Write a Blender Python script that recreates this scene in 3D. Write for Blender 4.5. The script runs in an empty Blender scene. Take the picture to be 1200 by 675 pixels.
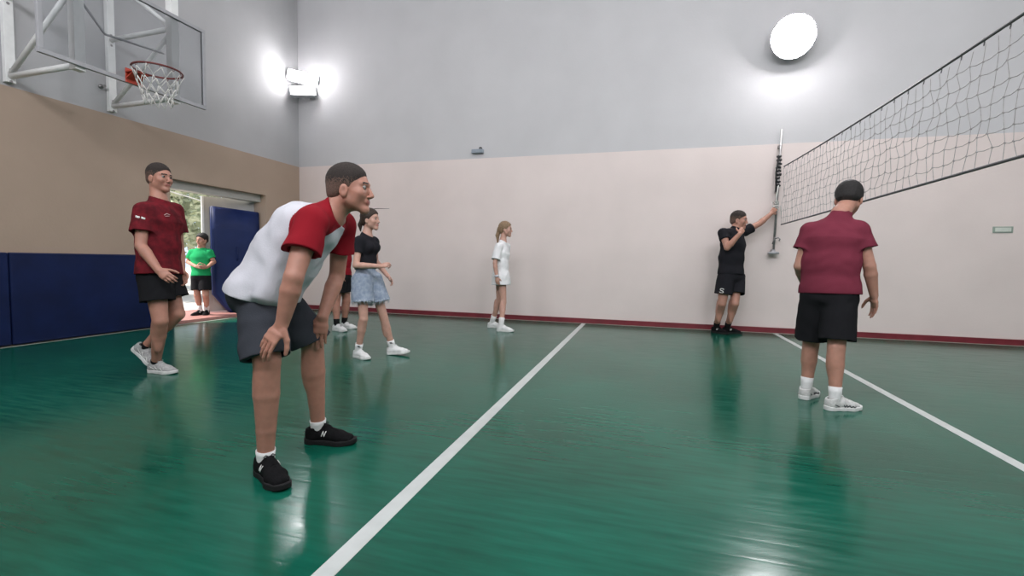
import bpy, bmesh, math, random
import numpy as np
from mathutils import Vector, Matrix
from mathutils.bvhtree import BVHTree

# ------------------------------------------------------------------ camera, world, lights, exposure
SC = bpy.context.scene
COL = SC.collection
cam_data = bpy.data.cameras.new('camera')
cam_data.sensor_width = 36.0
cam_data.lens = 16.294
cam_data.clip_start = 0.05
cam = bpy.data.objects.new('camera', cam_data)
COL.objects.link(cam)
_r = Vector((0.96080117, 0.27676634, 0.01617102))
_f = Vector((-0.2754604, 0.95960942, -0.0571955))
_u = Vector((-0.03134766, 0.05049903, 0.99823202))
cam.matrix_world = Matrix(((_r.x, _u.x, -_f.x, 1.00989), (_r.y, _u.y, -_f.y, -8.17712),
                           (_r.z, _u.z, -_f.z, 1.06518), (0, 0, 0, 1)))
SC.camera = cam

SC.view_settings.view_transform = 'Standard'
SC.view_settings.look = 'None'
SC.view_settings.gamma = 1.0
SC.view_settings.use_curve_mapping = False
SC.view_settings.exposure = 0.0
SC.cycles.use_denoising = True
SC.cycles.sample_clamp_indirect = 6.0
SC.cycles.caustics_reflective = False
SC.cycles.caustics_refractive = False

world = bpy.data.worlds.new('sky')
SC.world = world
world.use_nodes = True
wn = world.node_tree.nodes
wbg = wn['Background']
wbg.inputs['Color'].default_value = (0.72, 0.84, 1.0, 1)
wbg.inputs['Strength'].default_value = 1.3

def lamp(name, kind, loc, rot, energy, color=(1, 1, 1), size=None, size_y=None):
    d = bpy.data.lights.new(name, kind)
    d.energy = energy
    d.color = color
    if kind == 'AREA':
        d.shape = 'RECTANGLE'
        d.size = size
        d.size_y = size_y
    o = bpy.data.objects.new(name, d)
    o.location = loc
    o.rotation_euler = rot
    COL.objects.link(o)
    return o

PI = math.pi
sun = lamp('sun', 'SUN', (-14, 6, 12), (math.radians(38), 0, math.radians(-60)), 8.0, (1, .95, .86))
sun.data.angle = 0.02
# added fill lights behind the camera, no windows are built there
for wx, we in ((-3.4, 165), (0.2, 285), (3.6, 260), (7.8, 90)):
    lamp('rear_fill', 'AREA', (wx, -9.28, 4.9), (math.radians(68), 0, 0), we, (.95, .96, 1.0), 2.4, 2.0)
# added soft fill from under the unseen ceiling, without luminaires
for lx, ly, le in ((-2.0, -4.6, 45), (3.0, -4.6, 80), (8.0, -4.6, 60)):
    lamp('ceiling_fill', 'AREA', (lx, ly, 6.85), (0, 0, 0), le, (1.0, .97, .95), 3.0, 5.0)

# ------------------------------------------------------------------ materials
def mat(name, color, rough=.6, spec=.5, metal=0., noise=0., nscale=20., bump=0., bscale=80., emit=None, strength=0., sss=0., coat=0., sheen=0.,
        color2=None, stretch=(1, 1, 1), detail=3.):
    m = bpy.data.materials.new(name)
    m.use_nodes = True
    nt = m.node_tree
    b = nt.nodes['Principled BSDF']
    b.inputs['Base Color'].default_value = (*color, 1)
    b.inputs['Roughness'].default_value = rough
    b.inputs['Metallic'].default_value = metal
    b.inputs['Specular IOR Level'].default_value = spec
    if coat: b.inputs['Coat Weight'].default_value = coat
    if sheen: b.inputs['Sheen Weight'].default_value = sheen
    if sss:
        b.inputs['Subsurface Weight'].default_value = sss
        b.inputs['Subsurface Radius'].default_value = (.012, .005, .003)
        b.inputs['Subsurface Scale'].default_value = 1.0
    tc = nt.nodes.new('ShaderNodeTexCoord')
    mp = nt.nodes.new('ShaderNodeMapping')
    mp.inputs['Scale'].default_value = stretch
    nt.links.new(tc.outputs['Object'], mp.inputs['Vector'])
    if noise or color2:
        n = nt.nodes.new('ShaderNodeTexNoise')
        n.inputs['Scale'].default_value = nscale
        n.inputs['Detail'].default_value = detail
        nt.links.new(mp.outputs['Vector'], n.inputs['Vector'])
        mx = nt.nodes.new('ShaderNodeMix')
        mx.data_type = 'RGBA'
        c2 = color2 if color2 else tuple(max(0, c * (1 - noise)) for c in color)
        c1 = color if color2 else tuple(min(1, c * (1 + noise)) for c in color)
        mx.inputs[6].default_value = (*c1, 1)
        mx.inputs[7].default_value = (*c2, 1)
        rp = nt.nodes.new('ShaderNodeMapRange')
        rp.inputs['From Min'].default_value = .32
        rp.inputs['From Max'].default_value = .68
        nt.links.new(n.outputs['Fac'], rp.inputs['Value'])
        nt.links.new(rp.outputs['Result'], mx.inputs[0])
        nt.links.new(mx.outputs[2], b.inputs['Base Color'])
    if bump:
        n2 = nt.nodes.new('ShaderNodeTexNoise')
        n2.inputs['Scale'].default_value = bscale
        n2.inputs['Detail'].default_value = 4
        nt.links.new(mp.outputs['Vector'], n2.inputs['Vector'])
        bp = nt.nodes.new('ShaderNodeBump')
        bp.inputs['Strength'].default_value = bump
        bp.inputs['Distance'].default_value = .01
        nt.links.new(n2.outputs['Fac'], bp.inputs['Height'])
        nt.links.new(bp.outputs['Normal'], b.inputs['Normal'])
    if emit:
        b.inputs['Emission Color'].default_value = (*emit, 1)
        b.inputs['Emission Strength'].default_value = strength
    return m

M = {}
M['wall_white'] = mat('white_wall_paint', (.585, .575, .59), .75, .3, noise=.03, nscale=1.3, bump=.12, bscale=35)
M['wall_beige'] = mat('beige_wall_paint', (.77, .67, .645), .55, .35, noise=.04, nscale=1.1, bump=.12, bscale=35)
M['wall_white_shaded'] = mat('shaded_white_wall_paint', (.45, .445, .455), .75, .3, noise=.04, nscale=1.3, bump=.12, bscale=35)  # white paint of the left wall, its shade put into the colour
M['wall_beige_shaded'] = mat('shaded_beige_wall_paint', (.42, .32, .25), .6, .3, noise=.05, nscale=1.1, bump=.12, bscale=35)  # same beige paint, with the left wall's dimmer, warmer light in its colour
M['baseboard'] = mat('red_baseboard_paint', (.17, .02, .03), .45, noise=.15, nscale=6)
M['line'] = mat('white_line_paint', (.50, .53, .52), .3, noise=.06, nscale=9)
M['line_old'] = mat('worn_line_paint', (.44, .40, .37), .4, noise=.12, nscale=9)
M['ceiling'] = mat('ceiling_paint', (.72, .72, .74), .8, noise=.03, nscale=2)
M['sill'] = mat('pink_tile', (.42, .20, .18), .4, noise=.12, nscale=14)
M['mat_blue'] = mat('blue_vinyl', (.005, .013, .062), .5, .22, noise=.18, nscale=3, bump=.25, bscale=7)
M['gym_blue'] = mat('gym_mat_vinyl', (.012, .024, .100), .5, .25, noise=.15, nscale=3, bump=.3, bscale=6)
M['white_metal'] = mat('white_painted_metal', (.80, .80, .79), .4, noise=.05, nscale=8)
M['grey_metal'] = mat('grey_painted_metal', (.36, .36, .38), .4, noise=.06, nscale=12)
M['steel'] = mat('brushed_steel', (.30, .29, .29), .4, metal=.6, noise=.12, nscale=30)
M['black_strap'] = mat('black_webbing', (.02, .02, .022), .8, noise=.2, nscale=60)
M['rope_white'] = mat('white_rope', (.66, .65, .62), .8, noise=.12, nscale=70)
M['net'] = mat('grey_net_cord', (.36, .34, .335), .85, noise=.2, nscale=40)
M['cable'] = mat('dark_cable', (.10, .10, .105), .6, noise=.15, nscale=40)
M['rim'] = mat('dark_red_rim', (.13, .022, .02), .4, noise=.2, nscale=20)
M['red_plate'] = mat('orange_red_paint', (.42, .045, .022), .45, noise=.1, nscale=12)
M['door'] = mat('grey_door_paint', (.46, .455, .43), .5, noise=.05, nscale=5)
M['jamb'] = mat('white_jamb_paint', (.74, .74, .73), .5, noise=.04, nscale=5)
M['lamp_glass'] = mat('lit_lamp_glass', (.9, .9, .9), .3, noise=.01, nscale=5, emit=(1.0, .985, 1.0), strength=66.0)
M['lamp_glass_bright'] = mat('bright_lit_lamp_glass', (.9, .9, .9), .3, noise=.01, nscale=5, emit=(1.0, .985, 1.0), strength=110.0)
M['sign_white'] = mat('pale_sign_face', (.62, .66, .60), .4, noise=.05, nscale=20)
M['sign_green'] = mat('grey_green_sign', (.30, .36, .31), .4, noise=.05, nscale=20)
M['device'] = mat('blue_grey_plastic', (.27, .31, .36), .4, noise=.05, nscale=20)
M['concrete'] = mat('pale_concrete', (.62, .57, .52), .85, noise=.12, nscale=3, bump=.2, bscale=20)
M['bark'] = mat('tree_bark', (.10, .075, .05), .9, noise=.3, nscale=15, bump=.5, bscale=25)
M['leaf'] = mat('green_leaves', (.46, .50, .34), .6, noise=.35, nscale=2.2)
M['leaf2'] = mat('pale_green_leaves', (.60, .62, .48), .6, noise=.35, nscale=2.2)

def floor_material():
    m = bpy.data.materials.new('green_gloss_floor_paint')
    m.use_nodes = True
    nt = m.node_tree
    L = nt.links
    b = nt.nodes['Principled BSDF']
    tc = nt.nodes.new('ShaderNodeTexCoord')
    def noise(scale, detail, stretch):
        mp = nt.nodes.new('ShaderNodeMapping')
        mp.inputs['Scale'].default_value = stretch
        L.new(tc.outputs['Object'], mp.inputs['Vector'])
        n = nt.nodes.new('ShaderNodeTexNoise')
        n.inputs['Scale'].default_value = scale
        n.inputs['Detail'].default_value = detail
        L.new(mp.outputs['Vector'], n.inputs['Vector'])
        return n
    n1 = noise(.9, 5, (1, 1, 1))
    n2 = noise(11, 6, (.3, 2.4, 1))
    add = nt.nodes.new('ShaderNodeMath')
    add.operation = 'MULTIPLY_ADD'
    L.new(n2.outputs['Fac'], add.inputs[0])
    add.inputs[1].default_value = .9
    L.new(n1.outputs['Fac'], add.inputs[2])
    rp = nt.nodes.new('ShaderNodeMapRange')
    rp.inputs['From Min'].default_value = .62
    rp.inputs['From Max'].default_value = 1.28
    L.new(add.outputs[0], rp.inputs['Value'])
    mx = nt.nodes.new('ShaderNodeMix')
    mx.data_type = 'RGBA'
    mx.inputs[6].default_value = (.003, .056, .034, 1)
    mx.inputs[7].default_value = (.006, .115, .075, 1)
    L.new(rp.outputs['Result'], mx.inputs[0])
    L.new(mx.outputs[2], b.inputs['Base Color'])
    rr = nt.nodes.new('ShaderNodeMapRange')
    rr.inputs['From Min'].default_value = .3
    rr.inputs['From Max'].default_value = .7
    rr.inputs['To Min'].default_value = .12
    rr.inputs['To Max'].default_value = .23
    L.new(n2.outputs['Fac'], rr.inputs['Value'])
    L.new(rr.outputs['Result'], b.inputs['Roughness'])
    b.inputs['Specular IOR Level'].default_value = .22
    # boards along the hall, a shallow groove every 12 cm
    sp = nt.nodes.new('ShaderNodeSeparateXYZ')
    L.new(tc.outputs['Object'], sp.inputs[0])
    pp = nt.nodes.new('ShaderNodeMath')
    pp.operation = 'PINGPONG'
    L.new(sp.outputs['Y'], pp.inputs[0])
    pp.inputs[1].default_value = .065
    gr = nt.nodes.new('ShaderNodeMapRange')
    gr.interpolation_type = 'SMOOTHSTEP'
    gr.inputs['From Min'].default_value = 0
    gr.inputs['From Max'].default_value = .012
    L.new(pp.outputs[0], gr.inputs['Value'])
    n3 = noise(2.2, 2, (.35, 2.0, 1))
    hh = nt.nodes.new('ShaderNodeMath')
    hh.operation = 'MULTIPLY_ADD'
    L.new(n3.outputs['Fac'], hh.inputs[0])
    hh.inputs[1].default_value = 5.0
    L.new(gr.outputs['Result'], hh.inputs[2])
    bp = nt.nodes.new('ShaderNodeBump')
    bp.inputs['Strength'].default_value = .16
    bp.inputs['Distance'].default_value = .0010
    L.new(hh.outputs[0], bp.inputs['Height'])
    L.new(bp.outputs['Normal'], b.inputs['Normal'])
    return m
M['floor'] = floor_material()

def glass_material():
    m = bpy.data.materials.new('clear_acrylic')
    m.use_nodes = True
    nt = m.node_tree
    for n in list(nt.nodes): nt.nodes.remove(n)
    out = nt.nodes.new('ShaderNodeOutputMaterial')
    tr = nt.nodes.new('ShaderNodeBsdfTransparent')
    tr.inputs['Color'].default_value = (.93, .94, .95, 1)
    gl = nt.nodes.new('ShaderNodeBsdfGlossy')
    gl.inputs['Roughness'].default_value = .05
    fr = nt.nodes.new('ShaderNodeFresnel')
    fr.inputs['IOR'].default_value = 1.4
    mx = nt.nodes.new('ShaderNodeMixShader')
    nt.links.new(fr.outputs['Fac'], mx.inputs['Fac'])
    nt.links.new(tr.outputs['BSDF'], mx.inputs[1])
    nt.links.new(gl.outputs['BSDF'], mx.inputs[2])
    nt.links.new(mx.outputs['Shader'], out.inputs['Surface'])
    return m
M['glass'] = glass_material()

# ------------------------------------------------------------------ object helpers
def empty(name, loc=(0, 0, 0), label=None, cat=None, group=None, kind=None):
    o = bpy.data.objects.new(name, None)
    o.location = loc
    o.empty_display_size = .1
    COL.objects.link(o)
    tag(o, label, cat, group, kind)
    return o

def tag(o, label=None, cat=None, group=None, kind=None):
    if label: o['label'] = label
    if cat: o['category'] = cat
    if group: o['group'] = group
    if kind: o['kind'] = kind
    return o

def root_loc(o):
    v = Vector((0, 0, 0))
    while o:
        v = v + o.location
        o = o.parent
    return v

def link_mesh(name, me, mats, parent=None):
    """world-space mesh data becomes a child with an identity rotation"""
    for m in (mats if isinstance(mats, (list, tuple)) else [mats]): me.materials.append(m)
    o = bpy.data.objects.new(name, me)
    if parent:
        off = root_loc(parent)
        me.transform(Matrix.Translation(-off))
        o.parent = parent
    COL.objects.link(o)
    return o

def arrays_to_mesh(name, V, F, smooth=True, fm=None):
    me = bpy.data.meshes.new(name)
    V = np.asarray(V, np.float32)
    F = np.asarray(F, np.int32)
    n, k = F.shape
    me.vertices.add(len(V))
    me.vertices.foreach_set('co', V.ravel())
    me.loops.add(n * k)
    me.loops.foreach_set('vertex_index', F.ravel())
    me.polygons.add(n)
    me.polygons.foreach_set('loop_start', np.arange(0, n * k, k, dtype=np.int32))
    me.polygons.foreach_set('loop_total', np.full(n, k, np.int32))
    if fm is not None: me.polygons.foreach_set('material_index', np.asarray(fm, np.int32))
    me.polygons.foreach_set('use_smooth', np.full(n, smooth))
    me.update(calc_edges=True)
    me.validate()
    return me

class MB:
    """collects boxes, tubes, discs and polygons, built as ONE mesh"""
    def __init__(s):
        s.bm = bmesh.new()
        s.mi = 0
    def box(s, lo, hi, bevel=0.):
        lo, hi = Vector(lo), Vector(hi)
        r = bmesh.ops.create_cube(s.bm, size=1.0, matrix=Matrix.Translation((lo + hi) / 2) @ Matrix.Diagonal(((hi - lo).x, (hi - lo).y, (hi - lo).z, 1)))
        return s._fin(r['verts'], bevel)
    def obox(s, mtx, size, bevel=0.):
        r = bmesh.ops.create_cube(s.bm, size=1.0, matrix=mtx @ Matrix.Diagonal((*size, 1)))
        return s._fin(r['verts'], bevel)
    def _fin(s, verts, bevel):
        fs = set(f for v in verts for f in v.link_faces)
        for f in fs: f.material_index = s.mi
        if bevel:
            es = list(set(e for v in verts for e in v.link_edges))
            r = bmesh.ops.bevel(s.bm, geom=es, offset=bevel, segments=3, profile=.5, affect='EDGES')
            for f in r['faces']: f.material_index = s.mi
        return s
    def tube(s, pts, r, n=8, cap=True, r1=None):
        pts = [Vector(p) for p in pts]
        N = len(pts)
        rings = []
        ref = None
        for i, p in enumerate(pts):
            t = (pts[min(i + 1, N - 1)] - pts[max(i - 1, 0)]).normalized()
            if ref is None:
                ref = Vector((0, 0, 1)) if abs(t.z) < .9 else Vector((1, 0, 0))
            a = (ref - t * ref.dot(t)).normalized()
            ref = a
            b = t.cross(a)
            rr = r if r1 is None else r + (r1 - r) * i / max(1, N - 1)
            rings.append([s.bm.verts.new(p + (a * math.cos(2 * PI * k / n) + b * math.sin(2 * PI * k / n)) * rr) for k in range(n)])
        for i in range(N - 1):
            for k in range(n):
                f = s.bm.faces.new((rings[i][k], rings[i][(k + 1) % n], rings[i + 1][(k + 1) % n], rings[i + 1][k]))
                f.smooth = True
                f.material_index = s.mi
        if cap:
            for rg in (rings[0][::-1], rings[-1]):
                f = s.bm.faces.new(rg)
                f.material_index = s.mi
        return s
    def ring(s, c, R, r, axis='Z', n=40, m=8):
        c = Vector(c)
        V = []
        for i in range(n):
            a = 2 * PI * i / n
            d = Vector((math.cos(a), math.sin(a), 0)) if axis == 'Z' else (Vector((0, math.cos(a), math.sin(a))) if axis == 'X' else Vector((math.cos(a), 0, math.sin(a))))
            up = {'Z': Vector((0, 0, 1)), 'X': Vector((1, 0, 0)), 'Y': Vector((0, 1, 0))}[axis]
            V.append([s.bm.verts.new(c + d * (R + r * math.cos(2 * PI * k / m)) + up * (r * math.sin(2 * PI * k / m))) for k in range(m)])
        for i in range(n):
            for k in range(m):
                f = s.bm.faces.new((V[i][k], V[(i + 1) % n][k], V[(i + 1) % n][(k + 1) % m], V[i][(k + 1) % m]))
                f.smooth = True
                f.material_index = s.mi
        return s
    def lathe(s, c, axis, prof, n=32):
        """prof: (distance along the axis, radius)"""
        c = Vector(c)
        t = Vector(axis).normalized()
        a = Vector((0, 0, 1)) if abs(t.z) < .9 else Vector((1, 0, 0))
        a = (a - t * a.dot(t)).normalized()
        b = t.cross(a)
        rings = [[s.bm.verts.new(c + t * h + (a * math.cos(2 * PI * k / n) + b * math.sin(2 * PI * k / n)) * max(rr, 1e-4)) for k in range(n)] for h, rr in prof]
        for i in range(len(prof) - 1):
            for k in range(n):
                f = s.bm.faces.new((rings[i][k], rings[i][(k + 1) % n], rings[i + 1][(k + 1) % n], rings[i + 1][k]))
                f.smooth = True
                f.material_index = s.mi
        for rg in (rings[0][::-1], rings[-1]):
            f = s.bm.faces.new(rg)
            f.material_index = s.mi
        return s
    def poly(s, pts):
        f = s.bm.faces.new([s.bm.verts.new(Vector(p)) for p in pts])
        f.material_index = s.mi
        return s
    def build(s, name, mats, parent=None):
        bmesh.ops.recalc_face_normals(s.bm, faces=s.bm.faces[:])
        me = bpy.data.meshes.new(name)
        s.bm.to_mesh(me)
        s.bm.free()
        return link_mesh(name, me, mats, parent)

def structure(name, mb, mats):
    o = mb.build(name, mats)
    o['kind'] = 'structure'
    return o
# ------------------------------------------------------------------ the hall
XL, XR, YB, YF, ZC, ZP = -6.0, 12.0, 0.0, -9.4, 7.0, 2.957
structure('floor', MB().box((XL, YF, -.12), (XR, YB, 0)), M['floor'])
structure('ceiling', MB().box((XL - .3, YF - .3, ZC), (XR + .3, YB + .3, ZC + .2)), M['ceiling'])

def wall_two_tone(name, boxes, low='wall_beige', high='wall_white'):
    mb = MB()
    for lo, hi in boxes:
        (x0, y0, z0), (x1, y1, z1) = lo, hi
        if z1 <= ZP + 1e-6:
            mb.mi = 0
            mb.box(lo, hi)
        elif z0 >= ZP - 1e-6:
            mb.mi = 1
            mb.box(lo, hi)
        else:
            mb.mi = 0
            mb.box(lo, (x1, y1, ZP))
            mb.mi = 1
            mb.box((x0, y0, ZP), hi)
    return structure(name, mb, [M[low], M[high]])

DY0, DY1, DZ = -2.76, -0.90, 2.25          # door opening in the left wall
wall_two_tone('wall_back', [((XL - .3, YB, 0), (XR + .3, YB + .3, ZP)), ((XL - .3, YB + .008, ZP), (XR + .3, YB + .3, ZC))])
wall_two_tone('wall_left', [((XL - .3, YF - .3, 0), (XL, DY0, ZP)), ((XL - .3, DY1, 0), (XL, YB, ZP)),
                            ((XL - .3, DY0, DZ), (XL, DY1, ZP)), ((XL - .3, YF - .3, ZP), (XL - .008, YB, ZC))], 'wall_beige_shaded', 'wall_white_shaded')
wall_two_tone('wall_right', [((XR, YF - .3, 0), (XR + .3, YB, ZP)), ((XR, YF - .3, ZP), (XR + .3, YB, ZC))])
wall_two_tone('wall_front', [((XL, YF - .3, 0), (XR, YF, ZP)), ((XL, YF - .3, ZP), (XR, YF, ZC))])

structure('baseboard_back', MB().box((XL, -.022, 0), (XR, 0, .085), .004), M['baseboard'])
structure('baseboard_left', MB().box((XL, DY1, 0), (XL + .022, 0, .085), .004), M['baseboard'])
for lo, hi, m in (((-.037, YF, 0), (.037, -.06, .0016), 'line'), ((2.965, YF, 0), (3.035, -.06, .0016), 'line'),
                  ((XL + .05, -.062, 0), (XR, -.026, .0016), 'line_old'), ((XL + .065, YF, 0), (XL + .10, -.062, .0016), 'line_old')):
    structure('floor_line', MB().box(lo, hi), M[m])

# door in the left wall: recessed frame, closed leaf on the right, the other leaf swung outside
structure('door_frame', MB().box((XL - .3, DY0, DZ - .13), (XL - .12, DY1, DZ - .001)).box((XL - .3, DY0 + .001, 0), (XL - .16, DY0 + .05, DZ - .13))
          , M['door'])
# the leaf has swung outwards round its hinge at the right jamb
LE = Vector((.467, .885, 0))              # along the leaf towards the hinge
LN = Vector((.885, -.467, 0))             # out of the leaf, towards the hall
LM = Matrix(((LE.x, LN.x, 0, -6.66), (LE.y, LN.y, 0, -1.645), (0, 0, 1, 0), (0, 0, 0, 1)))
dl = MB().obox(LM @ Matrix.Translation((.42, -.02, 1.10)), (.83, .04, 2.09), .003)
for z0, z1 in ((.2, 1.0), (1.12, 1.95)):
    dl.obox(LM @ Matrix.Translation((.43, .002, (z0 + z1) / 2)), (.6, .012, z1 - z0), .004)
structure('door_1', dl, M['door'])
structure('door_edge_trim', MB().obox(LM @ Matrix.Translation((-.012, -.018, 1.10)), (.035, .062, 2.09), .003), M['jamb'])
structure('door_sill', MB().box((XL - 1.3, DY0, -.1), (XL - .002, DY1, .045), .006), M['sill'])

# outside the door
structure('ground', MB().box((-40, -25, -.2), (XL - .31, 25, -.02)), M['concrete'])
def tree(name, x, y, h, r, leafm, label, seed):
    rnd = random.Random(seed)
    t = empty(name, (x, y, 0), label, 'tree', 'trees outside the door')
    mb = MB().tube([(x, y, -.05), (x + .05, y + .03, h * .35), (x - .05, y, h * .7)], .11, 10, r1=.05)
    for k in range(6):
        a = rnd.uniform(0, 2 * PI)
        z = h * rnd.uniform(.3, .6)
        mb.tube([(x, y, z), (x + math.cos(a) * r * .6, y + math.sin(a) * r * .6, z + h * .25)], .035, 6, r1=.012)
    mb.build('trunk', M['bark'], t)
    V, F = [], []
    for k in range(5200):
        while True:
            q = Vector((rnd.uniform(-1, 1), rnd.uniform(-1, 1), rnd.uniform(-1, 1)))
            if .25 < q.length < 1: break
        q = Vector((q.x * r, q.y * r, q.z * h * .42)) + Vector((x, y, h * .58))
        q += Vector((rnd.gauss(0, .12), rnd.gauss(0, .12), rnd.gauss(0, .12)))
        a = Vector((rnd.gauss(0, 1), rnd.gauss(0, 1), rnd.gauss(0, 1))).normalized()
        b = a.orthogonal().normalized()
        L, W = rnd.uniform(.08, .15), rnd.uniform(.04, .07)
        i = len(V)
        V += [q - a * L, q + b * W, q + a * L, q - b * W]
        F.append((i, i + 1, i + 2, i + 3))
    link_mesh('foliage', arrays_to_mesh('foliage', [tuple(v) for v in V], F, False), M[leafm], t)
tree('tree', -11.3, 0.9, 5.4, 1.8, 'leaf', 'nearest leafy tree outside the open door, behind the boy', 3)
tree('tree', -15.5, 3.6, 7.0, 2.3, 'leaf2', 'pale green tree farther off outside the door, behind the nearest tree', 5)
tree('tree', -15.8, -1.5, 5.4, 1.9, 'leaf2', 'light green tree outside the door, beside the shoulder of the dark red jersey', 8)
cb = MB()
cb.tube([(-9.0, -4.2 + i * .5, 3.05 - .15 * i * .5 + .0 - .02 * math.sin(PI * i / 12)) for i in range(13)], .012, 6)
tag(cb.build('overhead_cable', M['rope_white']), 'thin white cable crossing the view of trees through the door', 'cable')

# ------------------------------------------------------------------ wall pads
def pad_along_wall(y0, y1, label):
    t = empty('wall_pad', (XL, (y0 + y1) / 2, 0), label, 'wall pad', 'blue pads along the wall')
    MB().box((XL + .001, y0 + .004, .012), (XL + .062, y1 - .004, 1.075), .018).build('cushion', M['mat_blue'], t)
    for z in (.03, 1.058):
        MB().tube([(XL + .058, y0 + .02, z), (XL + .058, y1 - .02, z)], .006, 6).build('piping', M['mat_blue'], t)
pad_along_wall(-4.69, DY0 - .02, 'long dark blue wall pad between the picture edge and the door')
pad_along_wall(-6.55, -4.69, 'dark blue wall pad cut by the left edge of the picture')

# big gymnastic mat leaning on the closed door leaf
GM = Matrix(((LE.x, LN.x, 0, -6.50), (LE.y, LN.y, 0, -1.64), (0, 0, 1, .045), (0, 0, 0, 1)))
lm = empty('gym_mat', (-6.3, -1.28, .045), 'tall dark blue gym mat leaning upright on the open door leaf', 'gym mat')
bm = bmesh.new()
prof = [(.12, .004), (.075, .12), (.055, .34), (.035, .9), (.015, 1.5), (.0, 1.93)]   # (out of the leaf, height)
th, WID, NY = .105, .80, 10
rows = []
for (n_, z) in prof:
    front, back = [], []
    for i in range(NY + 1):
        t = i / NY
        cut = .24 * max(0, 1 - z / .34)                              # lower corner sags inwards
        e_ = cut * (1 - t) ** 2 + WID * t
        bulge = .02 * math.sin(PI * t) * (1 - z / 2.6) + .005 * math.sin(9 * t + 5 * z)
        drop = .05 * t * (z / 1.93) ** 4
        front.append(bm.verts.new(GM @ Vector((e_, n_ + bulge, z - drop))))
        back.append(bm.verts.new(GM @ Vector((e_, n_ - th, z - drop + .002))))
    rows.append((front, back))
for a, b in zip(rows[:-1], rows[1:]):
    for i in range(NY):
        bm.faces.new((a[0][i], a[0][i + 1], b[0][i + 1], b[0][i]))
        bm.faces.new((a[1][i + 1], a[1][i], b[1][i], b[1][i + 1]))
    bm.faces.new((a[0][0], b[0][0], b[1][0], a[1][0]))
    bm.faces.new((a[0][NY], a[1][NY], b[1][NY], b[0][NY]))
for f0, b0 in (rows[0], rows[-1]):
    for i in range(NY): bm.faces.new((f0[i], f0[i + 1], b0[i + 1], b0[i]))
bmesh.ops.recalc_face_normals(bm, faces=bm.faces[:])
bmesh.ops.bevel(bm, geom=[e for e in bm.edges if e.calc_face_angle(0) > .9], offset=.015, segments=3, affect='EDGES')
for f in bm.faces: f.smooth = True
me = bpy.data.meshes.new('mat_body')
bm.to_mesh(me)
bm.free()
link_mesh('mat_body', me, M['gym_blue'], lm)
mb = MB()
mb.tube([GM @ Vector((.4, .05, 1.2)), GM @ Vector((.4, .075, 1.16)), GM @ Vector((.4, .075, 1.0)), GM @ Vector((.4, .055, .96))], .012, 6)
mb.build('carry_handle', M['gym_blue'], lm)

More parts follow.
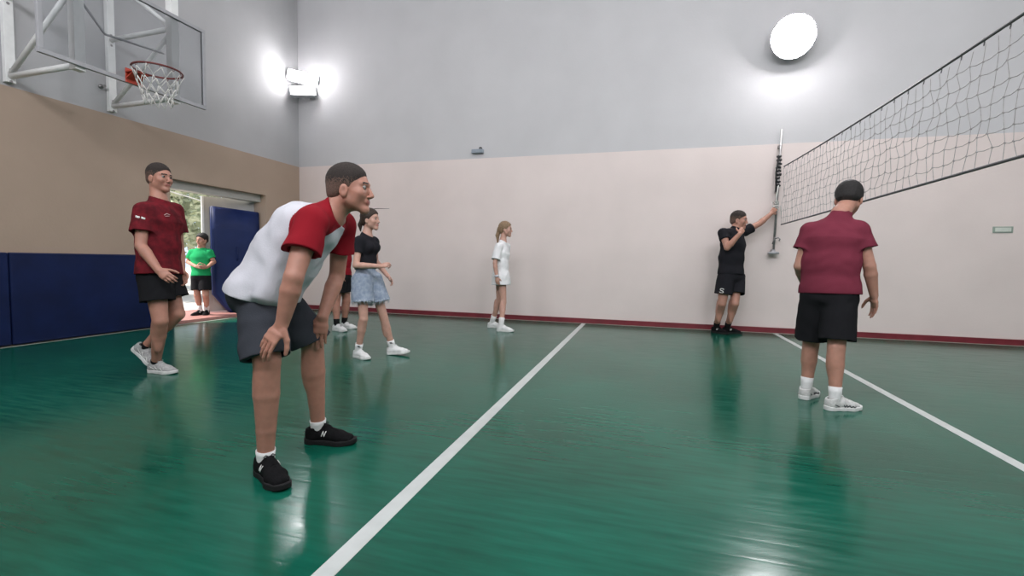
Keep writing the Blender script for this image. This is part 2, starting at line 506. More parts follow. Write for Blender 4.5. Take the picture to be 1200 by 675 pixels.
# ------------------------------------------------------------------ basketball goal
def goal():
    BX, Y0, Y1, Z0, Z1 = -4.80, -4.98, -3.16, 3.05, 4.10
    g = empty('basketball_goal', (XL, -4.07, 2.95), 'clear basketball backboard with red rim on white wall frames', 'basketball hoop')
    MB().box((BX - .008, Y0 + .02, Z0 + .02), (BX + .008, Y1 - .02, Z1 - .02)).build('backboard', M['glass'], g)
    fr = MB()
    fr.box((BX - .02, Y0, Z0), (BX + .018, Y1, Z0 + .045), .004).box((BX - .02, Y0, Z1 - .045), (BX + .018, Y1, Z1), .004)
    fr.box((BX - .02, Y0, Z0 + .045), (BX + .018, Y0 + .045, Z1 - .045), .004).box((BX - .02, Y1 - .045, Z0 + .045), (BX + .018, Y1, Z1 - .045), .004)
    fr.build('backboard_frame', M['grey_metal'], g)
    hc = (BX + .15 + .245, -4.10 + .0, 3.17)
    br = MB()
    br.box((BX + .018, -4.19, 3.05), (BX + .03, -4.0, 3.21), .003)
    br.obox(Matrix.Translation((BX + .09, -4.11, 3.13)) @ Matrix.Rotation(math.radians(-32), 4, 'Y'), (.17, .16, .012), .002)
    br.box((BX + .03, -4.2, 3.155), (BX + .17, -4.02, 3.172), .002)
    br.build('rim_bracket', M['red_plate'], g)
    rm = MB().ring(hc, .235, .011, 'Z', 48, 8)
    rim = rm.build('rim', M['rim'], g)
    for k in range(12):
        a = 2 * PI * k / 12
        hk = MB().ring((hc[0] + .235 * math.cos(a), hc[1] + .235 * math.sin(a), hc[2] - .018), .012, .003, 'Y' if abs(math.sin(a)) > .7 else 'X', 10, 5)
        hk.build('net_hook', M['rim'], rim)
    nt = MB()
    rnd = random.Random(4)
    levels = [(0, .235), (.09, .2), (.18, .165), (.27, .14), (.36, .135)]
    nodes = []
    for li, (dz, R) in enumerate(levels):
        row = []
        for k in range(12):
            a = 2 * PI * (k + .5 * (li % 2)) / 12
            row.append(Vector((hc[0] + R * math.cos(a) + rnd.uniform(-.012, .012), hc[1] + R * math.sin(a) + rnd.uniform(-.012, .012), hc[2] - .022 - dz + rnd.uniform(-.012, .012))))
        nodes.append(row)
    for li in range(len(levels) - 1):
        for k in range(12):
            nt.tube([nodes[li][k], nodes[li + 1][k]], .0042, 5)
            nt.tube([nodes[li][k], nodes[li + 1][(k + (1 if li % 2 else -1)) % 12]], .0042, 5)
    nt.build('net', M['rope_white'], g)
    for yy in (-4.60, -3.55):
        s = MB()
        xo = BX - .05
        s.box((XL + .0, yy - .045, 2.99), (XL + .06, yy + .045, 5.0), .004)         # post bolted on the wall
        s.box((xo - .065, yy - .05, 3.02), (xo + .028, yy + .05, 4.6), .004)        # outer post behind the board
        for z in (3.06, 3.93, 4.75):
            s.tube([(XL + .04, yy, z), (xo - .01, yy, min(z + .02, 4.58))], .032, 10)
        s.tube([(XL + .05, yy, 3.08), (xo - .01, yy, 3.92)], .028, 10)
        s.tube([(xo - .01, yy, 3.95), (XL + .05, yy, 4.75)], .028, 10)
        post = s.build('wall_frame', M['white_metal'], g)
        for z in (3.0, 3.13, 3.86, 3.99):
            MB().lathe((XL + .048, yy, z), (1, 0, 0), [(0, .016), (.014, .016), (.018, .008)], 10).build('bolt', M['steel'], post)
    x = MB()
    x.tube([(-4.93, -4.545, 3.83), (-4.93, -4.289, 3.548), (-4.93, -3.62, 3.62)], .014, 8)
    x.build('cross_brace', M['grey_metal'], g)
goal()
tag(MB().lathe((XL, -3.66, 3.29), (1, 0, 0), [(0, .03), (.012, .03), (.014, .014), (.06, .014), (.064, .02), (.075, .02)], 14).build('wall_anchor', M['steel']),
    'small dark anchor bolt on the wall under the backboard', 'bolt')

# ------------------------------------------------------------------ volleyball net and its wall pole
def volleyball():
    t = empty('volleyball_net', (3.0, -4.6, 1.7), 'sagging grey volleyball net stretched out from the wall pole', 'volleyball net')
    rnd = random.Random(11)
    Y0, Y1 = -.12, -9.1
    def top(y):
        s = (y - Y0) / (Y1 - Y0)
        return 2.585 - .36 * s * (1 - s)
    def bot(y):
        s = (y - Y0) / (Y1 - Y0)
        return 1.70 - .02 * s * (1 - s)
    ny, nz = 82, 8
    V, E = [], []
    idx = lambda i, j: i * (nz + 1) + j
    nodes = []
    for i in range(ny + 1):
        y = Y0 + (Y1 - Y0) * i / ny
        for j in range(nz + 1):
            f = j / nz
            edge = 0 if j in (0, nz) else 1
            z = bot(y) + (top(y) - .03 - bot(y)) * f + edge * rnd.uniform(-.013, .013)
            nodes.append(Vector((3.0 + edge * rnd.uniform(-.012, .012), y + edge * rnd.uniform(-.016, .016) + .02 * math.sin(i * .7 + j), z)))
    mb = MB()
    for i in range(ny + 1):
        for j in range(nz + 1):
            if j < nz:
                mb.tube([nodes[idx(i, j)], nodes[idx(i, j + 1)]], .0020, 4, False)
            if i < ny and 0 < j < nz:
                a, b = nodes[idx(i, j)], nodes[idx(i + 1, j)]
                mid = (a + b) / 2 - Vector((0, 0, .008))
                mb.tube([a, mid, b], .0020, 4, False)
        if i % 1 == 0:
            for j in range(1, nz):
                c = nodes[idx(i, j)]
                mb.tube([c - Vector((0, .006, .004)), c + Vector((0, .005, .003))], .0045, 5)
    mb.build('mesh', M['net'], t)
    k = MB()
    k.tube([(3.0, Y0 + (Y1 - Y0) * i / 40, top(Y0 + (Y1 - Y0) * i / 40)) for i in range(41)], .009, 8)
    k.build('top_cable', M['cable'], t)
    for i in range(0, ny + 1, 2):
        y = Y0 + (Y1 - Y0) * i / ny
        MB().tube([(3.0, y, top(y) + .012), (3.008, y + .01, top(y) - .01), (3.0, y, top(y) - .034)], .004, 5).build('lashing', M['cable'], t)
    b = MB()
    b.tube([(3.0, Y0 + (Y1 - Y0) * i / 40, bot(Y0 + (Y1 - Y0) * i / 40)) for i in range(41)], .010, 8)
    b.build('bottom_rope', M['cable'], t)

    px = lambda z: 2.915 + .018 * (z - 1.26)
    py = -.10
    q = empty('net_pole', (px(1.26), 0, 1.24), 'thin steel net pole hung on the wall beside the man in black', 'net pole')
    MB().tube([(px(1.26), py, 1.26), (px(3.15), py, 3.15)], .017, 12).build('tube', M['steel'], q)
    fl = MB().lathe((px(1.26), py, 1.245), (0, 0, 1), [(0, .075), (.012, .08), (.03, .075), (.04, .03), (.07, .022)], 24)
    fl.build('foot_disc', M['grey_metal'], q)
    for z in (1.30, 2.22, 2.9):
        MB().box((px(z) - .02, py, z - .02), (px(z) + .02, -.001, z + .02), .004).build('wall_bracket', M['steel'], q)
    st = MB()
    for i in range(9):
        z = 2.30 + .055 * i
        st.tube([(px(z) + .024 * math.cos(a) - .006 * (i % 3), py + .024 * math.sin(a), z + .006 * math.sin(a * 2 + i)) for a in [2 * PI * k / 12 for k in range(13)]], .014 + .003 * (i % 2), 6)
    st.tube([(px(2.75) - .02, py - .02, 2.76), (px(2.5) - .045, py - .03, 2.5), (px(2.2) - .03, py - .03, 2.2)], .012, 6)
    st.build('black_strap', M['black_strap'], q)['label'] = 'black strap wound round the pole'
    rp = MB()
    for i in range(5):
        z = 1.93 + .03 * i
        rp.tube([(px(z) + .026 * math.cos(a), py + .026 * math.sin(a), z + .01 * math.sin(a + i)) for a in [2 * PI * k / 12 for k in range(13)]], .010, 6)
    rp.tube([(px(2.0) - .02, py - .03, 2.0), (px(2.0) - .075, py - .04, 2.05), (px(2.0) - .06, py - .04, 1.97), (px(2.0) + .05, py - .03, 1.99), (px(2.0) + .06, py - .03, 1.85)], .008, 6)
    rp.tube([(px(2.3), py - .03, 2.3), (px(2.1) - .02, py - .03, 2.12), (px(2.0), py - .03, 2.0)], .008, 6)
    rp.build('white_rope', M['rope_white'], q)['label'] = 'white rope knotted round the pole'
    h = MB()
    h.tube([(px(1.48) - .01, py - .01, 1.48), (px(1.48) + .05, py - .02, 1.50), (px(1.48) + .075, py - .02, 1.475), (px(1.48) + .06, py - .02, 1.45)], .010, 6)
    h.tube([(px(1.45) + .01, py - .02, 1.52), (px(1.45) - .03, py - .02, 1.40)], .008, 6)
    h.build('hook', M['steel'], q)
volleyball()

# ------------------------------------------------------------------ lamps and small fittings on the back wall
def floodlight_dish():
    t = empty('floodlight', (3.0, 0, 4.5), 'glaring round floodlight high on the back wall, above the net pole', 'floodlight')
    MB().box((2.95, -.14, 4.38), (3.05, -.008, 4.62), .008).build('bracket', M['grey_metal'], t)
    ax = (0.02, -.95, -.32)
    MB().lathe((3.0, -.12, 4.5), ax, [(0, .08), (.05, .13), (.10, .27), (.13, .31), (.15, .31), (.15, .295), (.125, .27)], 36).build('reflector', M['grey_metal'], t)
    MB().lathe((3.0 + .0026, -.12 - .13, 4.5 - .043), ax, [(0, .297), (.02, .292), (.06, .25), (.09, .17), (.105, .06), (.108, .0)], 36).build('lens', M['lamp_glass_bright'], t)
floodlight_dish()

def floodlight_twin():
    t = empty('floodlight', (-5.67, 0, 4.52), 'glaring twin floodlight high on the back wall, next to the corner', 'floodlight')
    MB().box((-5.73, -.12, 4.36), (-5.63, -.008, 4.70), .008).build('bracket', M['grey_metal'], t)
    for (dz, tilt, yaw, w) in ((.13, 12, 6, .58), (-.14, 26, -6, .48)):
        m = Matrix.Translation((-5.70, -.22, 4.55 + dz)) @ Matrix.Rotation(math.radians(36), 4, 'Z') @ Matrix.Rotation(math.radians(yaw), 4, 'Y') @ Matrix.Rotation(math.radians(-tilt), 4, 'X')
        b = MB().obox(m @ Matrix.Translation((0, .035, 0)), (w, .07, .21), .012)
        for k in range(5): b.obox(m @ Matrix.Translation((-w * .4 + k * w * .2, .09, 0)), (.012, .05, .18))
        h = b.build('housing', M['grey_metal'], t)
        MB().obox(m @ Matrix.Translation((0, -.014, 0)), (w - .03, .03, .185), .012).build('lens', M['lamp_glass'], h)
floodlight_twin()

def small_fittings():
    s = empty('wall_sign', (5.80, 0, 1.62), 'small pale sign with grey-green border on the wall, right of the net', 'sign')
    MB().box((5.685, -.012, 1.575), (5.915, 0, 1.665), .006).build('border', M['sign_green'], s)
    MB().box((5.71, -.016, 1.592), (5.89, -.010, 1.648), .003).build('face', M['sign_white'], s)
    d = empty('wall_device', (-2.03, 0, 3.08), 'small blue-grey box fixed just above the beige paint line', 'wall device')
    MB().box((-2.14, -.07, 3.045), (-1.92, .008, 3.115), .010).build('case', M['device'], d)
    MB().lathe((-1.975, -.03, 3.11), (0, 0, 1), [(0, .03), (.03, .032), (.045, .02)], 16).build('knob', M['cable'], d)
small_fittings()
# ------------------------------------------------------------------ people: signed-distance bodies turned into one continuous surface
def nrm(v):
    v = np.asarray(v, float)
    return v / max(1e-9, np.linalg.norm(v))

def seg(p0, p1, r0, r1):
    """round cone"""
    p0, p1 = np.asarray(p0, float), np.asarray(p1, float)
    R = max(r0, r1)
    def f(P):
        d = p1 - p0
        t = np.clip(((P - p0) @ d) / max(1e-9, d @ d), 0, 1)
        return np.linalg.norm(P - p0 - t[:, None] * d, axis=1) - (r0 + (r1 - r0) * t)
    return np.minimum(p0, p1) - R, np.maximum(p0, p1) + R, f

def eseg(p0, p1, ab0, ab1, lat0, lat1=None, cap=.8):
    """elliptic round cone: half-width a along lat, half-depth b across it"""
    p0, p1 = np.asarray(p0, float), np.asarray(p1, float)
    lat1 = lat0 if lat1 is None else lat1
    R = max(*ab0, *ab1)
    w = nrm(p1 - p0)
    def f(P):
        d = p1 - p0
        t = np.clip(((P - p0) @ d) / max(1e-9, d @ d), 0, 1)
        q = P - p0 - t[:, None] * d
        lt = nrm(np.asarray(lat0) + np.asarray(lat1))
        lt = nrm(lt - w * (lt @ w))
        dp = np.cross(w, lt)
        a = ab0[0] + (ab1[0] - ab0[0]) * t
        b = ab0[1] + (ab1[1] - ab0[1]) * t
        c = np.minimum(a, b) * cap
        x, y, z = q @ lt, q @ dp, q @ w
        k0 = np.sqrt((x / a) ** 2 + (y / b) ** 2 + (z / c) ** 2)
        k1 = np.sqrt((x / a ** 2) ** 2 + (y / b ** 2) ** 2 + (z / c ** 2) ** 2)
        return np.where(k0 < 1e-4, -np.minimum(a, b), k0 * (k0 - 1) / np.maximum(k1, 1e-6))
    return np.minimum(p0, p1) - R, np.maximum(p0, p1) + R, f

def ell(c, radii, axes):
    c = np.asarray(c, float)
    A = np.asarray(axes, float)
    r = np.asarray(radii, float)
    R = r.max()
    def f(P):
        q = (P - c) @ A.T
        k0 = np.linalg.norm(q / r, axis=1)
        k1 = np.linalg.norm(q / r ** 2, axis=1)
        return np.where(k0 < 1e-4, -r.min(), k0 * (k0 - 1) / np.maximum(k1, 1e-6))
    return c - R, c + R, f

def cutprim(pr, *planes):
    """keep the side where (P-o).n < 0"""
    lo, hi, g = pr
    def f(P):
        d = g(P)
        for o, n in planes: d = np.maximum(d, (P - np.asarray(o)) @ np.asarray(n))
        return d
    return lo, hi, f

def hollow(pr, o, n, depth=.06, wall=.009):
    """cut at a plane and hollow out behind the cut (a sleeve end, a hem)"""
    lo, hi, g = pr
    o, n = np.asarray(o, float), np.asarray(n, float)
    def f(P):
        d = g(P)
        s = (P - o) @ n
        return np.maximum(np.maximum(d, s), -np.maximum(d + wall, -(s + depth)))
    return lo, hi, f

class Field:
    def __init__(s, lo, hi, h):
        s.h = h
        s.o = np.asarray(lo, float)
        s.n = np.ceil((np.asarray(hi) - s.o) / h).astype(int) + 1
        s.a = np.full(s.n, 1.0, np.float32)
    def block(s, lo, hi, pad):
        i0 = np.clip(np.floor((lo - pad - s.o) / s.h).astype(int), 0, s.n)
        i1 = np.clip(np.ceil((hi + pad - s.o) / s.h).astype(int) + 1, 0, s.n)
        if (i1 <= i0).any(): return None, None
        ax = [s.o[k] + s.h * np.arange(i0[k], i1[k]) for k in range(3)]
        g = np.stack(np.meshgrid(*ax, indexing='ij'), -1).reshape(-1, 3)
        return tuple(slice(i0[k], i1[k]) for k in range(3)), g
    def add(s, pr, k=.02):
        sl, P = s.block(pr[0], pr[1], k + 3 * s.h)
        if sl is None: return s
        d = pr[2](P).reshape(s.a[sl].shape)
        A = s.a[sl]
        h = np.maximum(k - np.abs(A - d), 0) / k
        s.a[sl] = np.minimum(A, d) - h * h * k * .25
        return s
    def sub(s, pr, k=.01):
        sl, P = s.block(pr[0], pr[1], k + 3 * s.h)
        if sl is None: return s
        d = -pr[2](P).reshape(s.a[sl].shape)
        A = s.a[sl]
        h = np.maximum(k - np.abs(A - d), 0) / k
        s.a[sl] = np.maximum(A, d) + h * h * k * .25
        return s
    def each(s, fn, band=.05):
        """fn(P, d) -> new d for the cells near the surface"""
        m = np.abs(s.a) < band
        ix = np.argwhere(m)
        s.a[m] = fn(s.o + s.h * ix, s.a[m].astype(float))
        return s
    def mesh(s, smooth=2):
        a = s.a
        ins = a < 0
        nx, ny, nz = a.shape
        c = np.zeros((nx - 1, ny - 1, nz - 1), np.uint8)
        for dx in (0, 1):
            for dy in (0, 1):
                for dz in (0, 1):
                    c += ins[dx:nx - 1 + dx, dy:ny - 1 + dy, dz:nz - 1 + dz]
        act = (c > 0) & (c < 8)
        ix = np.argwhere(act)
        N = len(ix)
        idx = np.full(act.shape, -1, np.int32)
        idx[act] = np.arange(N)
        corners = [(x, y, z) for x in (0, 1) for y in (0, 1) for z in (0, 1)]
        vals = {q: a[ix[:, 0] + q[0], ix[:, 1] + q[1], ix[:, 2] + q[2]].astype(float) for q in corners}
        pos = np.zeros((N, 3))
        cnt = np.zeros(N)
        for q in corners:
            for k in range(3):
                if q[k] == 0:
                    q2 = list(q)
                    q2[k] = 1
                    q2 = tuple(q2)
                    va, vb = vals[q], vals[q2]
                    m = (va < 0) != (vb < 0)
                    t = np.where(m, va / np.where(m, va - vb, 1), 0)
                    pt = np.tile(np.array(q, float), (N, 1))
                    pt[:, k] = t
                    pos += pt * m[:, None]
                    cnt += m
        V = s.o + s.h * (ix + pos / np.maximum(cnt, 1)[:, None])
        F = []
        for k in range(3):
            u, v = (k + 1) % 3, (k + 2) % 3
            sl0 = [slice(None)] * 3
            sl1 = [slice(None)] * 3
            sl0[k] = slice(0, a.shape[k] - 1)
            sl1[k] = slice(1, a.shape[k])
            A, B = ins[tuple(sl0)], ins[tuple(sl1)]
            e = np.argwhere(A != B)
            e = e[(e[:, u] > 0) & (e[:, v] > 0) & (e[:, u] < a.shape[u] - 1) & (e[:, v] < a.shape[v] - 1)]
            if not len(e): continue
            flip = A[e[:, 0], e[:, 1], e[:, 2]]
            def cell(du, dv):
                q = e.copy()
                q[:, u] += du
                q[:, v] += dv
                return idx[q[:, 0], q[:, 1], q[:, 2]]
            quad = np.stack([cell(-1, -1), cell(0, -1), cell(0, 0), cell(-1, 0)], 1)
            quad[~flip] = quad[~flip][:, ::-1]
            F.append(quad)
        F = np.concatenate(F)
        for _ in range(smooth):
            S = np.zeros_like(V)
            W = np.zeros(N)
            for i in range(4):
                p, q = F[:, i], F[:, (i + 1) % 4]
                for d in range(3):
                    S[:, d] += np.bincount(p, V[q, d], N) + np.bincount(q, V[p, d], N)
                W += np.bincount(p, minlength=N) + np.bincount(q, minlength=N)
            V = V * .5 + .5 * S / np.maximum(W, 1)[:, None]
        return V, F

def waves(seed, n=7, wl=(.07, .2), squash=None):
    rnd = np.random.RandomState(seed)
    K = []
    for _ in range(n):
        d = rnd.normal(size=3)
        if squash is not None: d = d - .75 * (d @ squash) * np.asarray(squash)
        K.append((nrm(d) * 2 * PI / rnd.uniform(*wl), rnd.uniform(0, 2 * PI)))
    def f(P):
        w = P + .02 * np.sin(P[:, [1, 2, 0]] * 23 + seed)
        return sum(np.sin(w @ k + ph) for k, ph in K) / n
    return f

SKIN = {}
def skin(key, c):
    SKIN[key] = mat('skin_' + key, c, .5, .4, noise=.07, nscale=25, bump=.08, bscale=300, sss=.12)
skin('tan', (.42, .205, .150))
skin('light', (.52, .30, .235))
skin('warm', (.44, .225, .165))
M['lips'] = mat('lips', (.30, .105, .085), .45, noise=.08, nscale=60)
M['lips_light'] = mat('lips_light', (.42, .15, .13), .45, noise=.08, nscale=60)
M['brow'] = mat('eyebrow_hair', (.028, .018, .014), .8, noise=.3, nscale=200)
M['eye_white'] = mat('eye_white', (.24, .225, .21), .35, noise=.02, nscale=50)
M['iris'] = mat('dark_iris', (.03, .018, .012), .15, noise=.1, nscale=200)
M['hair_dark'] = mat('dark_cropped_hair', (.034, .026, .023), .75, .3, noise=.4, nscale=260, bump=.6, bscale=420)
M['hair_fade'] = mat('stubble_hair', (.13, .082, .065), .8, .3, noise=.4, nscale=260, bump=.4, bscale=420)
M['hair_black'] = mat('black_hair', (.012, .010, .010), .6, .4, noise=.3, nscale=120, bump=.6, bscale=260)
M['hair_brown'] = mat('dark_brown_hair', (.032, .018, .012), .55, .4, noise=.4, nscale=90, bump=.5, bscale=220)
M['hair_blond'] = mat('ash_blond_hair', (.26, .17, .10), .55, .4, noise=.35, nscale=90, bump=.5, bscale=220)
def cloth(name, c, c2=None, ns=8., **k):
    M[name] = mat(name, c, .9, .12, noise=.06 if not c2 else 0, nscale=ns, bump=.18, bscale=170, sheen=0, color2=c2, **k)
cloth('white_cotton', (.54, .54, .585))
cloth('bright_cotton', (.78, .78, .79))
cloth('red_cotton', (.23, .009, .017))
cloth('charcoal_cloth', (.040, .044, .054))
cloth('black_cloth', (.012, .012, .014))
cloth('black_tee', (.016, .016, .020))
cloth('maroon_cloth', (.165, .028, .048))
cloth('maroon_mottled', (.175, .014, .022), (.075, .010, .014), 16.)
cloth('green_cotton', (.018, .33, .115))
cloth('denim', (.22, .27, .36), (.34, .39, .47), 30.)
cloth('white_sock', (.72, .72, .72))
cloth('black_sock', (.012, .012, .013))
M['fringe'] = mat('pale_denim_threads', (.50, .54, .60), .9, noise=.1, nscale=60)
M['mark_white'] = mat('white_print', (.70, .70, .68), .6, noise=.04, nscale=40)
M['mark_dark'] = mat('dark_print', (.05, .05, .06), .6, noise=.04, nscale=40)
M['mark_pink'] = mat('pale_pink_print', (.50, .30, .30), .6, noise=.04, nscale=40)
M['shoe_black'] = mat('black_knit', (.007, .007, .008), .85, .12, noise=.25, nscale=90, bump=.4, bscale=260)
M['sole_black'] = mat('dark_rubber', (.014, .014, .015), .7, .2, noise=.1, nscale=40)
M['shoe_white'] = mat('white_leather', (.70, .70, .70), .5, noise=.05, nscale=30, bump=.15, bscale=150)
M['sole_white'] = mat('white_rubber', (.66, .66, .65), .5, noise=.05, nscale=40)
M['shoe_pale'] = mat('pale_grey_mesh', (.56, .56, .55), .6, noise=.12, nscale=70, bump=.3, bscale=220)
M['shoe_grey'] = mat('grey_mesh', (.36, .36, .36), .6, noise=.2, nscale=70, bump=.3, bscale=220)

# ---- shoes: one mesh set per style, in the foot's own frame (x across, y forward, z up, ankle over the origin)
SHOES = {}
MARKS = {}
def shoe_meshes(style):
    if style in SHOES: return SHOES[style]
    h = .0035
    lat = (1, 0, 0)
    F = Field((-.075, -.10, -.01), (.075, .24, .14), h)
    F.add(eseg((0, -.035, .045), (0, .045, .048), (.035, .036), (.037, .042), lat), .02)
    F.add(eseg((0, .045, .050), (0, .115, .036), (.036, .042), (.046, .032), lat), .02)
    F.add(eseg((0, .115, .034), (0, .170, .029), (.046, .032), (.036, .024), lat), .02)
    F.add(eseg((0, -.022, .04), (0, -.016, .10), (.040, .046), (.041, .050), lat), .02)
    tongue = seg((0, .03, .088), (0, .055, .082), .020, .017)
    F.add(tongue, .015)
    F.each(lambda P, d: np.maximum(np.maximum(d, (P - np.array([0, 0, .098])) @ nrm((0, -.28, 1))), .014 - P[:, 2]))
    F.sub(seg((0, -.016, .062), (0, -.010, .16), .033, .038), .006)
    up = F.mesh(2)
    S = Field((-.075, -.10, -.01), (.075, .24, .06), h)
    def flat(y0, y1, r0, r1):
        def f(P):
            t = np.clip((P[:, 1] - y0) / (y1 - y0), 0, 1)
            d2 = np.hypot(P[:, 0], P[:, 1] - y0 - t * (y1 - y0)) - (r0 + (r1 - r0) * t)
            rise = np.clip((P[:, 1] - .13) / .09, 0, 1) ** 2 * .012
            hz = .013 + .004 * np.clip(-P[:, 1] / .08, 0, 1)
            dz = np.abs(P[:, 2] - rise - hz) - hz
            return np.maximum(d2, dz) 
        return np.array((-.07, -.1, -.005)), np.array((.07, .235, .06)), f
    S.add(flat(-.034, .045, .041, .039), .008).add(flat(.045, .118, .039, .052), .008).add(flat(.118, .168, .052, .042), .008)
    so = S.mesh(1)
    b = MB()
    for i, y in enumerate((.048, .063, .078, .093)):
        z = .095 - (y - .048) * .42
        w = .026 - i * .001
        for sg in (1, -1):
            b.tube([(w * sg, y, z - .014), (0, y + .007, z + .002), (-w * sg, y + .014, z - .017)], .0032, 6)
    for sg in (1, -1):
        b.tube([(0, .044, .10), (.014 * sg, .040, .112), (.026 * sg, .046, .106), (.012 * sg, .047, .100), (0, .044, .10)], .0026, 6)
    lc = bpy.data.meshes.new('laces')
    b.bm.to_mesh(lc)
    b.bm.free()
    mats = {'black': ('shoe_black', 'sole_black', 'shoe_black'), 'white': ('shoe_white', 'sole_white', 'sole_white'),
            'grey': ('shoe_grey', 'sole_white', 'shoe_grey'), 'blackwhite': ('shoe_white', 'sole_white', 'black_sock'),
            'trail': ('shoe_pale', 'sole_white', 'sole_white')}[style]
    um = arrays_to_mesh('shoe', *up)
    sm = arrays_to_mesh('sole', *so)
    for me, k in ((um, mats[0]), (sm, mats[1]), (lc, mats[2])): me.materials.append(M[k])
    SHOES[style] = (um, sm, lc)
    strokes = {'black': [[(.035, .050), (.043, .076)], [(.043, .076), (.050, .050)], [(.050, .050), (.058, .076)]],
               'trail': [[(-.030, .050), (.005, .034)], [(.040, .048), (.050, .030), (.062, .046), (.072, .029), (.084, .043), (.094, .028), (.106, .040), (.116, .027), (.128, .036)]],
               'grey': [[(-.02, .06), (.03, .035)], [(.03, .06), (.06, .034), (.09, .05), (.12, .030)]]}.get(style)
    if strokes:
        bv = BVHTree.FromPolygons([v.co for v in um.vertices], [p.vertices[:] for p in um.polygons])
        MARKS[style] = []
        for sg in (1, -1):
            for st in ([sum(strokes, [])] if style == 'black' else strokes):
                pts = []
                for (y0, z0), (y1, z1) in zip(st[:-1], st[1:]):
                    for i in range(6):
                        h_ = bv.ray_cast(Vector((.12 * sg, y0 + (y1 - y0) * i / 5, z0 + (z1 - z0) * i / 5)), Vector((-sg, 0, 0)), .2)
                        if h_[0] is not None: pts.append(h_[0] + Vector((.0008 * sg, 0, 0)))
                pts = [p for i, p in enumerate(pts) if i == 0 or (p - pts[i - 1]).length > 1e-4]
                if len(pts) < 2: continue
                k = MB().tube(pts, .0034 if style == 'trail' else .0024, 5)
                km = bpy.data.meshes.new('side_mark')
                k.bm.to_mesh(km)
                k.bm.free()
                km.materials.append(M[{'black': 'mark_white', 'trail': 'mark_dark', 'grey': 'mark_white'}[style]])
                MARKS[style].append(km)
    return SHOES[style]

def decal(mesh_obj, root, o, d, shapes, m, name, lift=.002, th=.0035):
    """strokes (lists of world points near the surface) dropped along d on to the mesh and built as thin raised bars"""
    me = mesh_obj.data
    off = root_loc(mesh_obj)
    bv = BVHTree.FromPolygons([v.co + off for v in me.vertices], [p.vertices[:] for p in me.polygons])
    b = MB()
    d = Vector(d).normalized()
    ok = False
    for st in shapes:
        pts = []
        for q in st:
            hit = bv.ray_cast(Vector(q) - d * .3, d, .6)
            if hit[0] is not None: pts.append(hit[0] - d * lift)
        if len(pts) > 1:
            b.tube(pts, th, 5)
            ok = True
    return b.build(name, m, mesh_obj) if ok else None

def hand(F, W, d, n, side, s, curl, spread, Pk):
    """palm and five fingers; d: wrist to knuckles, n: out of the palm"""
    d = nrm(d)
    n = nrm(n - d * (n @ d))
    t = np.cross(d, n) * (1 if side == 'R' else -1)         # thumb side
    L = lambda x, y, z: W + (d * x + t * y + n * z) * s
    F.add(eseg(L(.004, 0, 0), L(.045, .002, .002), (.027 * s, .017 * s), (.036 * s, .015 * s), t, cap=.6), .012)
    F.add(eseg(L(.045, .002, .002), L(.080, 0, .002), (.037 * s, .015 * s), (.038 * s, .012 * s), t, cap=.6), .012)
    for y, x, ln, r in ((.029, .090, .074, .0088), (.010, .095, .083, .0090), (-.010, .092, .076, .0086), (-.028, .083, .060, .0076)):
        p = L(x - .012, y * .98, .002)
        yaw = y * 2.6 * (spread - .65)
        a = curl * (.55 if y > 0 else .65)
        for frac, rr in ((.46, 1.), (.31, .9), (.23, .82)):
            dr = nrm(d * math.cos(a) + n * math.sin(a) + t * yaw)
            q = p + dr * ln * frac * s * (1.12 if frac == .46 else 1)
            F.add(seg(p, q, r * rr * s, r * rr * .9 * s), .0035)
            p = q
            a += curl * .75
    p = L(.022, .024, .004)
    for (dx, dy, dz, ln, r0, r1) in ((.62, .66, .38, .042, .0145, .0115), (.80, .42, .30, .032, .0112, .0098), (.90, .18, .30, .026, .0098, .0080)):
        q = p + nrm(d * dx + t * dy + n * (dz + .25 * curl)) * ln * s
        F.add(seg(p, q, r0 * s, r1 * s), .006)
        p = q

